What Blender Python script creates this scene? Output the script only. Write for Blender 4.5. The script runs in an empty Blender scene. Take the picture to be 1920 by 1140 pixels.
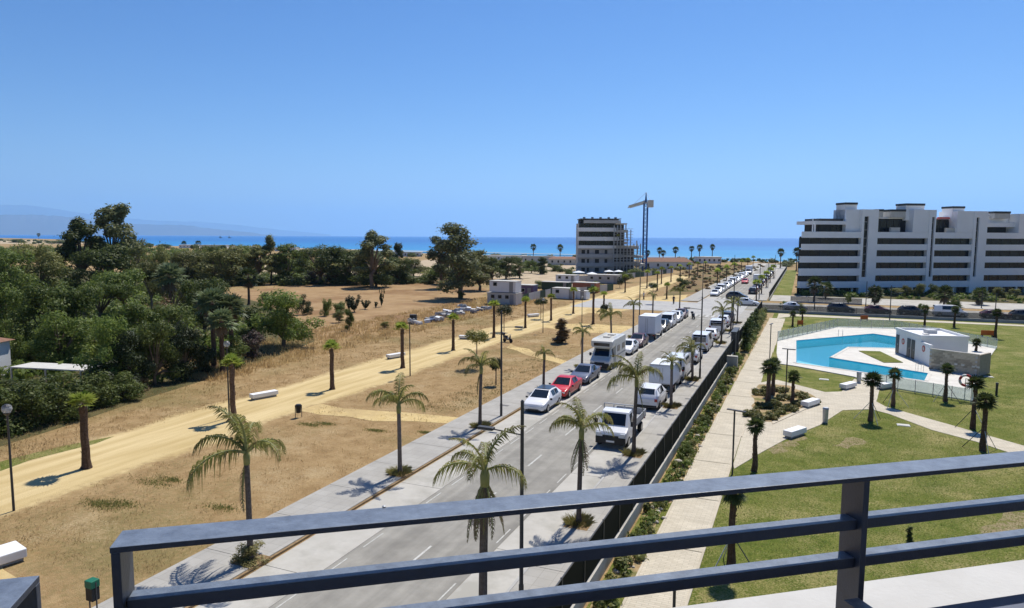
import bpy, bmesh, math, random
import numpy as np
from mathutils import Vector, Matrix
from mathutils.geometry import tessellate_polygon
random.seed(7); rng = np.random.default_rng(7)
SC = bpy.context.scene; COL = SC.collection; R_ = math.radians; PI = math.pi

# ------------------------------------------------------------------ camera, sky, sun, exposure
EYE = 13.0                                                # eye height on a fourth-floor balcony
AX = ((0.91994249, 0.04274728, -0.38971591), (0.39202544, -0.08843914, 0.91569349), (0.00467727, -0.9951639, -0.09811694))
FOC = 1280.0
cam = bpy.data.objects.new('camera', bpy.data.cameras.new('camera')); COL.objects.link(cam); SC.camera = cam
cam.matrix_world = Matrix(((AX[0][0], -AX[0][1], -AX[0][2], 0), (AX[1][0], -AX[1][1], -AX[1][2], 0), (AX[2][0], -AX[2][1], -AX[2][2], EYE), (0, 0, 0, 1)))
cam.data.sensor_width = 36; cam.data.lens = 24; cam.data.clip_start = 0.05; cam.data.clip_end = 200000
SUN_EL, SUN_AZ = R_(60), R_(4)                            # azimuth from +Y towards +X
W = bpy.data.worlds.new("World"); SC.world = W; W.use_nodes = True
nt = W.node_tree; bg = nt.nodes['Background']
sky = nt.nodes.new('ShaderNodeTexSky'); sky.sky_type = 'NISHITA'; sky.sun_disc = False
sky.sun_elevation = SUN_EL; sky.sun_rotation = SUN_AZ; sky.altitude = 0; sky.air_density = 1.0; sky.dust_density = 0.2; sky.ozone_density = 4.0
hs = nt.nodes.new('ShaderNodeHueSaturation'); hs.inputs['Saturation'].default_value = 1.28; hs.inputs['Hue'].default_value = 0.511; v1 = nt.nodes.new('ShaderNodeVectorMath'); v1.operation = 'SCALE'; v1.inputs['Scale'].default_value = 0.1; gm = nt.nodes.new('ShaderNodeGamma'); gm.inputs[1].default_value = 1.22; v2 = nt.nodes.new('ShaderNodeVectorMath'); v2.operation = 'SCALE'; v2.inputs['Scale'].default_value = 10; nt.links.new(sky.outputs[0], v1.inputs[0]); nt.links.new(v1.outputs[0], gm.inputs[0]); nt.links.new(gm.outputs[0], v2.inputs[0]); nt.links.new(v2.outputs[0], hs.inputs['Color']); nt.links.new(hs.outputs[0], bg.inputs[0]); bg.inputs[1].default_value = 0.086
sl = bpy.data.lights.new('sun', 'SUN'); sl.energy = 4.5; sl.angle = R_(0.5); sl.color = (1.0, 0.955, 0.88)
sun = bpy.data.objects.new('sun', sl); COL.objects.link(sun)
SD = Vector((math.sin(SUN_AZ) * math.cos(SUN_EL), math.cos(SUN_AZ) * math.cos(SUN_EL), math.sin(SUN_EL)))
sun.rotation_euler = SD.to_track_quat('Z', 'Y').to_euler(); sun.location = (0, 0, 80)
SC.view_settings.view_transform = 'Standard'; SC.view_settings.look = 'None'; SC.view_settings.exposure = 0.36
SC.view_settings.gamma = 1; SC.view_settings.use_curve_mapping = False
SC.render.engine = 'CYCLES'
try:
    SC.cycles.use_denoising = True; SC.cycles.volume_bounces = 1; SC.cycles.max_bounces = 8; SC.cycles.transparent_max_bounces = 12
    SC.cycles.caustics_reflective = False; SC.cycles.caustics_refractive = False
except Exception: pass

# ------------------------------------------------------------------ where things stand: a sight line met with a level plane
def ray(u, v):
    a = ((u - 960) / FOC, (v - 570) / FOC, 1.0)
    return [sum(AX[i][k] * a[k] for k in range(3)) for i in range(3)]
def G(u, v, z=0.0):
    d = ray(u, v); t = (z - EYE) / d[2]
    return Vector((d[0] * t, d[1] * t, z))
def proj(x, y, z):
    d = (x, y, z - EYE); c = [sum(AX[i][k] * d[i] for i in range(3)) for k in range(3)]
    return 960 + FOC * c[0] / c[2], 570 + FOC * c[1] / c[2]
def tall(p, v2):
    lo, hi = 0.0, 80.0
    for _ in range(40):
        m = (lo + hi) / 2
        if proj(p[0], p[1], m)[1] > v2: lo = m
        else: hi = m
    return lo
def depth(p): return AX[0][2] * p[0] + AX[1][2] * p[1] + AX[2][2] * (p[2] - EYE)
def along(x, u, z=0.5):
    lo, hi = 15.0, 600.0
    for _ in range(50):
        m = (lo + hi) / 2
        if proj(x, m, z)[0] < u: lo = m
        else: hi = m
    return lo

# ------------------------------------------------------------------ materials
MATS = {}
def mat(name, col, rough=0.8, col2=None, scale=3.0, bump=0.0, bscale=None, metal=0.0, spec=0.3, detail=6, col3=None, scale3=0.3, island=None, trans=0.0, lo=0.35, hi=0.65, obj=False):
    if name in MATS: return MATS[name]
    m = bpy.data.materials.new(name); m.use_nodes = True; n = m.node_tree.nodes; l = m.node_tree.links
    b = n['Principled BSDF']; b.inputs['Roughness'].default_value = rough; b.inputs['Metallic'].default_value = metal
    b.inputs['Specular IOR Level'].default_value = spec
    b.inputs['Base Color'].default_value = (*col, 1)
    geo = n.new('ShaderNodeNewGeometry'); tc = n.new('ShaderNodeTexCoord')
    P = tc.outputs['Object'] if obj else geo.outputs['Position']
    cur = None
    def noise(s, d=detail):
        t = n.new('ShaderNodeTexNoise'); t.inputs['Scale'].default_value = s; t.inputs['Detail'].default_value = d; t.inputs['Roughness'].default_value = 0.62
        l.new(P, t.inputs['Vector']); return t
    def ramp(src, a, b2):
        r = n.new('ShaderNodeMapRange'); r.inputs[1].default_value = a; r.inputs[2].default_value = b2; l.new(src, r.inputs[0]); return r.outputs[0]
    def mix(f, a, b2):
        x = n.new('ShaderNodeMix'); x.data_type = 'RGBA'
        l.new(f, x.inputs[0])
        for s, i in ((a, 6), (b2, 7)):
            if isinstance(s, tuple): x.inputs[i].default_value = (*s, 1)
            else: l.new(s, x.inputs[i])
        return x.outputs[2]
    if col2: cur = mix(ramp(noise(scale).outputs[0], lo, hi), col, col2)
    if island:
        if isinstance(island, tuple):
            cur = mix(geo.outputs['Random Per Island'], cur or col, island)
    if col3: cur = mix(ramp(noise(scale3, 4).outputs[0], 0.48, 0.62), cur or col, col3)
    if obj:
        oi = n.new('ShaderNodeObjectInfo'); h = n.new('ShaderNodeHueSaturation')
        l.new(ramp(oi.outputs['Random'], -0.5, 1.5), h.inputs['Value'])
        h.inputs['Saturation'].default_value = 1.0
        mr = n.new('ShaderNodeMapRange'); mr.inputs[3].default_value = 0.7; mr.inputs[4].default_value = 1.4; l.new(oi.outputs['Random'], mr.inputs[0]); l.new(mr.outputs[0], h.inputs['Value'])
        if cur is None: h.inputs['Color'].default_value = (*col, 1)
        else: l.new(cur, h.inputs['Color'])
        cur = h.outputs[0]
    if cur is not None: l.new(cur, b.inputs['Base Color'])
    if bump:
        bp = n.new('ShaderNodeBump'); bp.inputs['Strength'].default_value = bump; bp.inputs['Distance'].default_value = 0.05
        l.new(noise(bscale or scale * 4).outputs[0], bp.inputs['Height']); l.new(bp.outputs[0], b.inputs['Normal'])
    if trans:
        td = n.new('ShaderNodeBsdfTranslucent'); ms = n.new('ShaderNodeMixShader'); ms.inputs[0].default_value = trans
        if cur is not None: l.new(cur, td.inputs[0])
        else: td.inputs[0].default_value = (*col, 1)
        l.new(b.outputs[0], ms.inputs[1]); l.new(td.outputs[0], ms.inputs[2]); l.new(ms.outputs[0], n['Material Output'].inputs[0])
    MATS[name] = m; return m
def M(k): return MATS[k]
def leafmat(name, a, b, trans=0.25): return mat(name, a, 0.55, island=b, trans=trans, obj=True, spec=0.25)

mat('brown_field', (0.30, 0.195, 0.095), 0.95, (0.39, 0.26, 0.135), 0.35, 0.5, 6, col3=(0.25, 0.15, 0.072), scale3=0.07, spec=0.1)
mat('sand', (0.54, 0.395, 0.17), 0.95, (0.62, 0.475, 0.235), 1.6, 0.5, 12, detail=10, col3=(0.46, 0.335, 0.16), scale3=0.25, spec=0.1)
mat('pale_earth', (0.5, 0.40, 0.27), 0.95, (0.40, 0.31, 0.2), 0.2, 0.3, 3, spec=0.1)
mat('beach', (0.48, 0.42, 0.33), 0.95, (0.42, 0.36, 0.27), 0.05, spec=0.1)
mat('concrete', (0.37, 0.355, 0.325), 0.85, (0.46, 0.45, 0.42), 1.1, 0.15, 20, col3=(0.36, 0.35, 0.33), scale3=0.35)
mat('concrete_white', (0.42, 0.395, 0.34), 0.85, (0.48, 0.455, 0.40), 0.9, 0.12, 20, col3=(0.36, 0.34, 0.29), scale3=0.4)
mat('asphalt', (0.255, 0.24, 0.205), 0.85, (0.31, 0.292, 0.25), 1.3, 0.25, 40, col3=(0.222, 0.208, 0.178), scale3=0.22)
def layered(name, base, layers, bump=0.8, bscale=20, walk=None):
    """Ground cover: each layer is (colour, [(noise scale, weight)...], lo, hi), laid over the ones before it; walk = a trodden sand strip with frayed edges."""
    m = mat(name, base, 0.95, spec=0.1); n = m.node_tree.nodes; l = m.node_tree.links; b = n['Principled BSDF']; g = n.new('ShaderNodeNewGeometry'); cur = None
    def ns(sc, d=6):
        t = n.new('ShaderNodeTexNoise'); t.inputs['Scale'].default_value = sc; t.inputs['Detail'].default_value = d; t.inputs['Roughness'].default_value = .6; l.new(g.outputs['Position'], t.inputs['Vector']); return t.outputs[0]
    def mixf(f, c2):
        nonlocal cur
        x = n.new('ShaderNodeMix'); x.data_type = 'RGBA'; l.new(f, x.inputs[0])
        if cur is None: x.inputs[6].default_value = (*base, 1)
        else: l.new(cur, x.inputs[6])
        x.inputs[7].default_value = (*c2, 1); cur = x.outputs[2]
    for c, parts, lo, hi in layers:
        acc = None
        for sc, w in parts:
            mu = n.new('ShaderNodeMath'); mu.operation = 'MULTIPLY_ADD'; mu.inputs[1].default_value = w; l.new(ns(sc), mu.inputs[0])
            if acc is None: mu.inputs[2].default_value = 0
            else: l.new(acc, mu.inputs[2])
            acc = mu.outputs[0]
        r = n.new('ShaderNodeMapRange'); r.inputs[1].default_value = lo; r.inputs[2].default_value = hi; l.new(acc, r.inputs[0]); mixf(r.outputs[0], c)
    if walk:
        x0, hw, c1 = walk; sp = n.new('ShaderNodeSeparateXYZ'); l.new(g.outputs['Position'], sp.inputs[0]); a = n.new('ShaderNodeMath'); a.operation = 'SUBTRACT'; a.inputs[1].default_value = x0; l.new(sp.outputs[0], a.inputs[0]); ab = n.new('ShaderNodeMath'); ab.operation = 'ABSOLUTE'; l.new(a.outputs[0], ab.inputs[0])
        w1 = n.new('ShaderNodeMath'); w1.operation = 'MULTIPLY_ADD'; w1.inputs[1].default_value = 2.6; l.new(ns(.16, 3), w1.inputs[0]); l.new(ab.outputs[0], w1.inputs[2]); w2 = n.new('ShaderNodeMath'); w2.operation = 'MULTIPLY_ADD'; w2.inputs[1].default_value = 2.2; l.new(ns(2.2, 8), w2.inputs[0]); l.new(w1.outputs[0], w2.inputs[2])
        r = n.new('ShaderNodeMapRange'); r.interpolation_type = 'SMOOTHSTEP'; r.inputs[1].default_value = hw + 2.4 + .75; r.inputs[2].default_value = hw + 2.4 - .55; l.new(w2.outputs[0], r.inputs[0])
        keep = cur; cur = None; base2 = c1[0]
        mx = n.new('ShaderNodeMix'); mx.data_type = 'RGBA'; rr = n.new('ShaderNodeMapRange'); rr.inputs[1].default_value = .35; rr.inputs[2].default_value = .65
        mp = n.new('ShaderNodeMapping'); mp.inputs['Scale'].default_value = (1.3, .12, 1); l.new(g.outputs['Position'], mp.inputs[0]); t = n.new('ShaderNodeTexNoise'); t.inputs['Scale'].default_value = 1.0; t.inputs['Detail'].default_value = 8; l.new(mp.outputs[0], t.inputs['Vector']); l.new(t.outputs[0], rr.inputs[0])
        l.new(rr.outputs[0], mx.inputs[0]); mx.inputs[6].default_value = (*c1[0], 1); mx.inputs[7].default_value = (*c1[1], 1)
        x = n.new('ShaderNodeMix'); x.data_type = 'RGBA'; l.new(r.outputs[0], x.inputs[0]); l.new(keep, x.inputs[6]); l.new(mx.outputs[2], x.inputs[7]); cur = x.outputs[2]
    l.new(cur, b.inputs['Base Color']); bp = n.new('ShaderNodeBump'); bp.inputs['Strength'].default_value = bump; bp.inputs['Distance'].default_value = .06; l.new(ns(bscale, 8), bp.inputs['Height']); l.new(bp.outputs[0], b.inputs['Normal']); return m
DRY = [((0.40, 0.275, 0.135), [(.9, .6), (6, .4)], .42, .60), ((0.225, 0.175, 0.072), [(.09, .7), (4, .3)], .50, .62), ((0.46, 0.345, 0.19), [(.22, .65), (9, .35)], .54, .66), ((0.17, 0.115, 0.058), [(22, .6), (1.2, .4)], .54, .68), ((0.52, 0.40, 0.22), [(30, .7), (.7, .3)], .58, .70)]
layered('dry_ground', (0.29, 0.188, 0.085), DRY)
layered('sand_walk', (0.29, 0.188, 0.085), DRY, walk=(-37.5, 3.5, ((0.52, 0.385, 0.175), (0.66, 0.515, 0.27))))
layered('lawn', (0.085, 0.120, 0.016), [((0.16, 0.178, 0.034), [(1.4, .5), (9, .5)], .42, .60), ((0.055, 0.085, 0.012), [(.35, .6), (14, .4)], .54, .68), ((0.32, 0.275, 0.11), [(.28, .5), (11, .5)], .50, .60), ((0.27, 0.245, 0.08), [(20, .65), (.6, .35)], .52, .60)], 1.0, 26)
def streaks(m):                                            # tyre wear runs along the road
    n = m.node_tree.nodes; l = m.node_tree.links; b = n['Principled BSDF']; src = b.inputs['Base Color'].links[0].from_socket; g = n.new('ShaderNodeNewGeometry'); mp = n.new('ShaderNodeMapping'); mp.inputs['Scale'].default_value = (1.7, 0.02, 1); l.new(g.outputs['Position'], mp.inputs[0])
    ns = n.new('ShaderNodeTexNoise'); ns.inputs['Scale'].default_value = 1; ns.inputs['Detail'].default_value = 4; l.new(mp.outputs[0], ns.inputs['Vector']); h = n.new('ShaderNodeHueSaturation'); mr = n.new('ShaderNodeMapRange'); mr.inputs[1].default_value = .3; mr.inputs[2].default_value = .7; mr.inputs[3].default_value = .8; mr.inputs[4].default_value = 1.18; l.new(ns.outputs[0], mr.inputs[0]); l.new(mr.outputs[0], h.inputs['Value']); l.new(src, h.inputs['Color']); l.new(h.outputs[0], b.inputs['Base Color'])
streaks(M('asphalt'))
mat('road_paint', (0.56, 0.55, 0.50), 0.7, (0.40, 0.385, 0.34), 6)
mat('soil', (0.24, 0.16, 0.085), 0.95, (0.34, 0.24, 0.13), 4, 0.6, 20, spec=0.1)
mat('bed_soil', (0.33, 0.235, 0.125), 0.95, (0.42, 0.31, 0.17), 3, 0.6, 18, col3=(0.17, 0.16, 0.06), scale3=0.9, spec=0.1)
mat('paver', (0.49, 0.425, 0.315), 0.85, (0.56, 0.49, 0.375), 1.5, 0.1, 25, col3=(0.44, 0.385, 0.285), scale3=0.5)
mat('paver_joint', (0.30, 0.26, 0.19), 0.9)
mat('deck_edge', (0.58, 0.545, 0.475), 0.7, (0.64, 0.605, 0.53), 1.5)
mat('pool_tile', (0.13, 0.80, 0.86), 0.4, (0.17, 0.84, 0.90), 0.8)
mat('pool_tile_pale', (0.42, 0.80, 0.84), 0.4, (0.48, 0.84, 0.88), 0.8)
mat('white_wall', (0.80, 0.80, 0.79), 0.7, (0.74, 0.74, 0.735), 0.7, spec=0.2)
mat('white_render', (0.87, 0.87, 0.865), 0.75, (0.82, 0.82, 0.815), 0.25, spec=0.2)
mat('offwhite', (0.60, 0.58, 0.53), 0.8, (0.52, 0.50, 0.45), 1.0)
mat('grey_wall', (0.33, 0.33, 0.325), 0.85, (0.27, 0.27, 0.265), 0.3)
mat('raw_concrete', (0.50, 0.485, 0.47), 0.9, (0.40, 0.385, 0.37), 0.4)
mat('grey_stucco', (0.50, 0.50, 0.49), 0.85, (0.43, 0.43, 0.42), 0.5)  # mid grey stucco, softly mottled
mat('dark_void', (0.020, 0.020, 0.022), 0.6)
mat('brick_red', (0.42, 0.17, 0.10), 0.85, (0.34, 0.13, 0.08), 2)
mat('terracotta', (0.27, 0.145, 0.09), 0.85, (0.20, 0.105, 0.07), 1.5)
mat('window_glass', (0.013, 0.016, 0.022), 0.18, spec=0.3)
mat('facade_dark', (0.46, 0.445, 0.435), 0.9, (0.31, 0.30, 0.29), 0.5)
mat('deep_grey', (0.09, 0.087, 0.087), 0.9)
mat('pane_pale', (0.022, 0.025, 0.03), 0.3, spec=0.3)
mat('car_glass', (0.012, 0.016, 0.02), 0.05, spec=0.7)
mat('tyre', (0.018, 0.018, 0.018), 0.85)
mat('rim', (0.42, 0.43, 0.44), 0.35, metal=0.8)
mat('black_plastic', (0.022, 0.022, 0.023), 0.5)
mat('headlight', (0.65, 0.68, 0.70), 0.1, spec=0.8)
mat('tail_red', (0.35, 0.015, 0.015), 0.2, spec=0.6)
mat('plate', (0.75, 0.75, 0.72), 0.5)
for k, c in dict(white=(0.80, 0.80, 0.80), red=(0.60, 0.014, 0.018), slate=(0.105, 0.12, 0.175), maroon=(0.10, 0.035, 0.045), silver=(0.42, 0.43, 0.45), dark=(0.03, 0.033, 0.042), grey=(0.17, 0.175, 0.19), blue=(0.03, 0.07, 0.2), cream=(0.70, 0.67, 0.58)).items():
    mm = mat('paint_' + k, c, 0.28, spec=0.55); mm.node_tree.nodes['Principled BSDF'].inputs['Coat Weight'].default_value = 0.25
mat('box_white', (0.74, 0.76, 0.79), 0.5, (0.68, 0.70, 0.73), 1.0)
mat('dark_metal', (0.030, 0.032, 0.036), 0.45, spec=0.5)
mat('pole_metal', (0.045, 0.045, 0.048), 0.5, spec=0.4)
mat('galv', (0.42, 0.43, 0.44), 0.5, metal=0.5)
rp = mat('rail_paint', (0.030, 0.037, 0.056), 0.40, (0.037, 0.045, 0.066), 25, 0.08, 160, spec=0.5)
def toplit(m, toplight):                                       # sky light painted in uneven patches on the level faces of the bars
    n = m.node_tree.nodes; l = m.node_tree.links; b = n['Principled BSDF']; src = b.inputs['Base Color'].links[0].from_socket
    g = n.new('ShaderNodeNewGeometry'); sp = n.new('ShaderNodeSeparateXYZ'); l.new(g.outputs['True Normal'], sp.inputs[0]); mr = n.new('ShaderNodeMapRange'); mr.inputs[1].default_value = 0.6; mr.inputs[2].default_value = 0.95; l.new(sp.outputs[2], mr.inputs[0])
    ns = n.new('ShaderNodeTexNoise'); ns.inputs['Scale'].default_value = 22; ns.inputs['Detail'].default_value = 9; ns.inputs['Roughness'].default_value = 0.75; l.new(g.outputs['Position'], ns.inputs['Vector'])
    m2 = n.new('ShaderNodeMapRange'); m2.inputs[1].default_value = 0.25; m2.inputs[2].default_value = 0.75; m2.inputs[3].default_value = 0.2; m2.inputs[4].default_value = 1.0; l.new(ns.outputs[0], m2.inputs[0])
    mu = n.new('ShaderNodeMath'); mu.operation = 'MULTIPLY'; l.new(mr.outputs[0], mu.inputs[0]); l.new(m2.outputs[0], mu.inputs[1]); x = n.new('ShaderNodeMix'); x.data_type = 'RGBA'; l.new(mu.outputs[0], x.inputs[0]); l.new(src, x.inputs[6]); x.inputs[7].default_value = (*toplight, 1); l.new(x.outputs[2], b.inputs['Base Color'])
toplit(rp, (0.20, 0.24, 0.305))
mat('coping_blue', (0.085, 0.10, 0.15), 0.6, (0.095, 0.11, 0.165), 12, spec=0.4)  # dark blue grey over the whole coping
mat('mesh_dark', (0.010, 0.012, 0.010), 0.9, (0.016, 0.02, 0.014), 1.2, spec=0.05)
mat('scrub', (0.19, 0.125, 0.06), 0.95, (0.26, 0.18, 0.09), 0.4, 0.6, 6, col3=(0.13, 0.125, 0.045), scale3=0.12, spec=0.1)
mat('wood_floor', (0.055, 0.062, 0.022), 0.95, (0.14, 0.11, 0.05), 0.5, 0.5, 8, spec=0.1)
def netmat(name, col, clear):
    m = mat(name, col, 0.7); n = m.node_tree.nodes; l = m.node_tree.links; t = n.new('ShaderNodeBsdfTransparent'); x = n.new('ShaderNodeMixShader'); x.inputs[0].default_value = clear
    l.new(n['Principled BSDF'].outputs[0], x.inputs[1]); l.new(t.outputs[0], x.inputs[2]); l.new(x.outputs[0], n['Material Output'].inputs[0])
netmat('net_dark', (0.009, 0.012, 0.009), 0.06); MATS['net_dark'].node_tree.nodes['Principled BSDF'].inputs['Specular IOR Level'].default_value = 0.03; netmat('net_open', (0.07, 0.075, 0.08), 0.45)
mat('bark', (0.12, 0.085, 0.06), 0.95, (0.19, 0.145, 0.105), 6, 0.7, 12, obj=True, spec=0.1)
mat('palm_trunk', (0.135, 0.105, 0.085), 0.95, (0.215, 0.175, 0.145), 9, 0.8, 25, obj=True, spec=0.1)
mat('palm_trunk_dark', (0.075, 0.050, 0.035), 0.95, (0.14, 0.095, 0.068), 8, 0.9, 22, obj=True, spec=0.1)
mat('crownshaft', (0.17, 0.19, 0.06), 0.6, (0.24, 0.23, 0.085), 6)
leafmat('frond', (0.165, 0.185, 0.04), (0.34, 0.30, 0.095), 0.5)
leafmat('frond_tip', (0.26, 0.19, 0.07), (0.17, 0.15, 0.05), 0.3)
leafmat('frond_dead', (0.20, 0.145, 0.09), (0.13, 0.095, 0.06), 0.2)
leafmat('fan_leaf', (0.18, 0.24, 0.036), (0.31, 0.35, 0.07), 0.5)
leafmat('fan_leaf_dark', (0.042, 0.062, 0.018), (0.085, 0.105, 0.032), 0.25)
leafmat('fan_silver', (0.11, 0.145, 0.06), (0.21, 0.25, 0.125), 0.25)
leafmat('leaf_dark', (0.050, 0.080, 0.018), (0.165, 0.19, 0.048), 0.42)
leafmat('leaf_mid', (0.070, 0.118, 0.022), (0.205, 0.245, 0.054), 0.42)
leafmat('leaf_euc', (0.070, 0.088, 0.034), (0.215, 0.22, 0.095), 0.42)
leafmat('leaf_olive', (0.105, 0.122, 0.034), (0.235, 0.225, 0.075), 0.42)
leafmat('leaf_black', (0.018, 0.030, 0.010), (0.058, 0.078, 0.024), 0.25)
leafmat('leaf_pink', (0.16, 0.085, 0.085), (0.075, 0.080, 0.040), 0.2)
leafmat('leaf_yellow', (0.20, 0.19, 0.045), (0.12, 0.13, 0.03), 0.25)
leafmat('leaf_dry', (0.30, 0.19, 0.085), (0.20, 0.135, 0.06), 0.2)
leafmat('straw', (0.46, 0.33, 0.155), (0.34, 0.235, 0.105), 0.55)
leafmat('weed', (0.16, 0.16, 0.05), (0.27, 0.22, 0.08), 0.25)
leafmat('grass_blade', (0.11, 0.14, 0.025), (0.30, 0.27, 0.10), 0.5)
mat('crane_blue', (0.03, 0.085, 0.26), 0.5); mat('crane_cream', (0.42, 0.40, 0.33), 0.6)
mat('orange', (0.75, 0.16, 0.03), 0.5); mat('bin_green', (0.015, 0.14, 0.075), 0.45)
mat('lifebuoy', (0.68, 0.66, 0.64), 0.5); mat('lifebuoy_red', (0.45, 0.05, 0.04), 0.5)
mat('tarp_green', (0.05, 0.085, 0.055), 0.8); mat('purple', (0.17, 0.12, 0.2), 0.7)
mat('stone', (0.45, 0.40, 0.33), 0.9, (0.55, 0.50, 0.42), 5)
mat('bollard', (0.03, 0.03, 0.03), 0.5)
mat('skin', (0.45, 0.26, 0.18), 0.6); mat('cloth_dark', (0.03, 0.03, 0.045), 0.9); mat('cloth_white', (0.6, 0.6, 0.6), 0.9); mat('hair', (0.03, 0.02, 0.015), 0.7)

def brickmat(name, col, col2, joint, w, h, rough=0.85, vert=False, off=0.5):
    m = mat(name, col, rough); n = m.node_tree.nodes; l = m.node_tree.links
    t = n.new('ShaderNodeTexBrick'); tc = n.new('ShaderNodeTexCoord')
    t.inputs['Scale'].default_value = 1; t.inputs['Brick Width'].default_value = w; t.inputs['Row Height'].default_value = h
    t.inputs['Mortar Size'].default_value = 0.010; t.offset = off
    t.inputs['Color1'].default_value = (*col, 1); t.inputs['Color2'].default_value = (*col2, 1); t.inputs['Mortar'].default_value = (*joint, 1)
    src = tc.outputs['Object']
    if vert:
        s = n.new('ShaderNodeSeparateXYZ'); c = n.new('ShaderNodeCombineXYZ'); l.new(src, s.inputs[0]); l.new(s.outputs[0], c.inputs[0]); l.new(s.outputs[2], c.inputs[1]); src = c.outputs[0]
    l.new(src, t.inputs['Vector']); ns = n.new('ShaderNodeTexNoise'); ns.inputs['Scale'].default_value = 0.8; ns.inputs['Detail'].default_value = 5; l.new(tc.outputs['Object'], ns.inputs['Vector'])
    h2 = n.new('ShaderNodeHueSaturation'); mr = n.new('ShaderNodeMapRange'); mr.inputs[3].default_value = 0.78; mr.inputs[4].default_value = 1.22
    l.new(ns.outputs[0], mr.inputs[0]); l.new(mr.outputs[0], h2.inputs['Value']); l.new(t.outputs['Color'], h2.inputs['Color'])
    l.new(h2.outputs[0], n['Principled BSDF'].inputs['Base Color'])
    bp = n.new('ShaderNodeBump'); bp.inputs['Strength'].default_value = 0.5; bp.inputs['Distance'].default_value = 0.01; l.new(t.outputs['Fac'], bp.inputs['Height']); bp.invert = True
    l.new(bp.outputs[0], n['Principled BSDF'].inputs['Normal']); return m
brickmat('paver_fine', (0.50, 0.44, 0.33), (0.58, 0.515, 0.395), (0.40, 0.35, 0.26), 0.42, 0.14)
brickmat('deck', (0.60, 0.565, 0.49), (0.65, 0.615, 0.54), (0.50, 0.47, 0.41), 0.9, 0.45, 0.7)
brickmat('block_wall', (0.30, 0.275, 0.235), (0.36, 0.33, 0.285), (0.24, 0.22, 0.19), 0.4, 0.2, vert=True)
brickmat('walk_tile', (0.355, 0.335, 0.295), (0.385, 0.365, 0.325), (0.29, 0.275, 0.24), 0.6, 0.6, off=0.0)

def glassmat(name, tint, refl=0.12, alpha=0.3, white=(0.7, 0.75, 0.75), ripple=False):
    m = bpy.data.materials.new(name); m.use_nodes = True; n = m.node_tree.nodes; l = m.node_tree.links
    n.remove(n['Principled BSDF']); tr = n.new('ShaderNodeBsdfTransparent'); tr.inputs[0].default_value = (*tint, 1)
    gl = n.new('ShaderNodeBsdfGlossy'); gl.inputs['Roughness'].default_value = 0.04; df = n.new('ShaderNodeBsdfDiffuse'); df.inputs[0].default_value = (*white, 1)
    fr = n.new('ShaderNodeLayerWeight'); fr.inputs[0].default_value = 0.5; pw_ = n.new('ShaderNodeMath'); pw_.operation = 'POWER'; pw_.inputs[1].default_value = 4.0; l.new(fr.outputs['Facing'], pw_.inputs[0]); sc_ = n.new('ShaderNodeMath'); sc_.operation = 'MULTIPLY_ADD'; sc_.inputs[1].default_value = 0.38; sc_.inputs[2].default_value = 0.02; l.new(pw_.outputs[0], sc_.inputs[0]); a = n.new('ShaderNodeMixShader'); a.inputs[0].default_value = alpha
    l.new(tr.outputs[0], a.inputs[1]); l.new(df.outputs[0], a.inputs[2]); b = n.new('ShaderNodeMixShader'); l.new(sc_.outputs[0], b.inputs[0])
    l.new(a.outputs[0], b.inputs[1]); l.new(gl.outputs[0], b.inputs[2]); l.new(b.outputs[0], n['Material Output'].inputs[0])
    if ripple:
        ns = n.new('ShaderNodeTexNoise'); ns.inputs['Scale'].default_value = 2.5; ns.inputs['Detail'].default_value = 3; geo = n.new('ShaderNodeNewGeometry'); l.new(geo.outputs['Position'], ns.inputs['Vector'])
        bp = n.new('ShaderNodeBump'); bp.inputs['Strength'].default_value = 0.15; bp.inputs['Distance'].default_value = 0.05; l.new(ns.outputs[0], bp.inputs['Height'])
        l.new(bp.outputs[0], gl.inputs['Normal'])
    MATS[name] = m; return m
glassmat('pool_water', (0.92, 1.0, 1.0), alpha=0.30, white=(0.07, 0.62, 0.74), ripple=True)
glassmat('fence_glass', (0.86, 0.92, 0.90), alpha=0.28, white=(0.55, 0.58, 0.56))
glassmat('globe_glass', (0.9, 0.9, 0.9), alpha=0.3, white=(0.8, 0.8, 0.8))
mat('blob_glass', (0.6, 0.6, 0.6))
def seamat():
    m = mat('sea', (0.010, 0.115, 0.30), 0.55, spec=0.25); n = m.node_tree.nodes; l = m.node_tree.links; b = n['Principled BSDF']
    geo = n.new('ShaderNodeNewGeometry'); mp = n.new('ShaderNodeMapping'); mp.inputs['Scale'].default_value = (0.0012, 0.006, 1); mp.inputs['Rotation'].default_value = (0, 0, R_(20))
    l.new(geo.outputs['Position'], mp.inputs[0]); ns = n.new('ShaderNodeTexNoise'); ns.inputs['Scale'].default_value = 1; ns.inputs['Detail'].default_value = 5; l.new(mp.outputs[0], ns.inputs['Vector'])
    sp = n.new('ShaderNodeSeparateXYZ'); l.new(geo.outputs['Position'], sp.inputs[0])
    mr = n.new('ShaderNodeMapRange'); mr.inputs[1].default_value = 380; mr.inputs[2].default_value = 1500; l.new(sp.outputs[1], mr.inputs[0])
    ad = n.new('ShaderNodeMath'); ad.operation = 'MULTIPLY_ADD'; ad.inputs[1].default_value = 0.7; ad.inputs[2].default_value = -0.35; l.new(ns.outputs[0], ad.inputs[0])
    ad2 = n.new('ShaderNodeMath'); ad2.operation = 'ADD'; l.new(ad.outputs[0], ad2.inputs[0]); l.new(mr.outputs[0], ad2.inputs[1])
    r = n.new('ShaderNodeValToRGB'); l.new(ad2.outputs[0], r.inputs[0]); e = r.color_ramp.elements
    e[0].color = (0.04, 0.27, 0.48, 1); e[1].color = (0.012, 0.135, 0.385, 1); e.new(0.35).color = (0.02, 0.20, 0.45, 1)
    l.new(r.outputs[0], b.inputs['Base Color'])
seamat()

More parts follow.
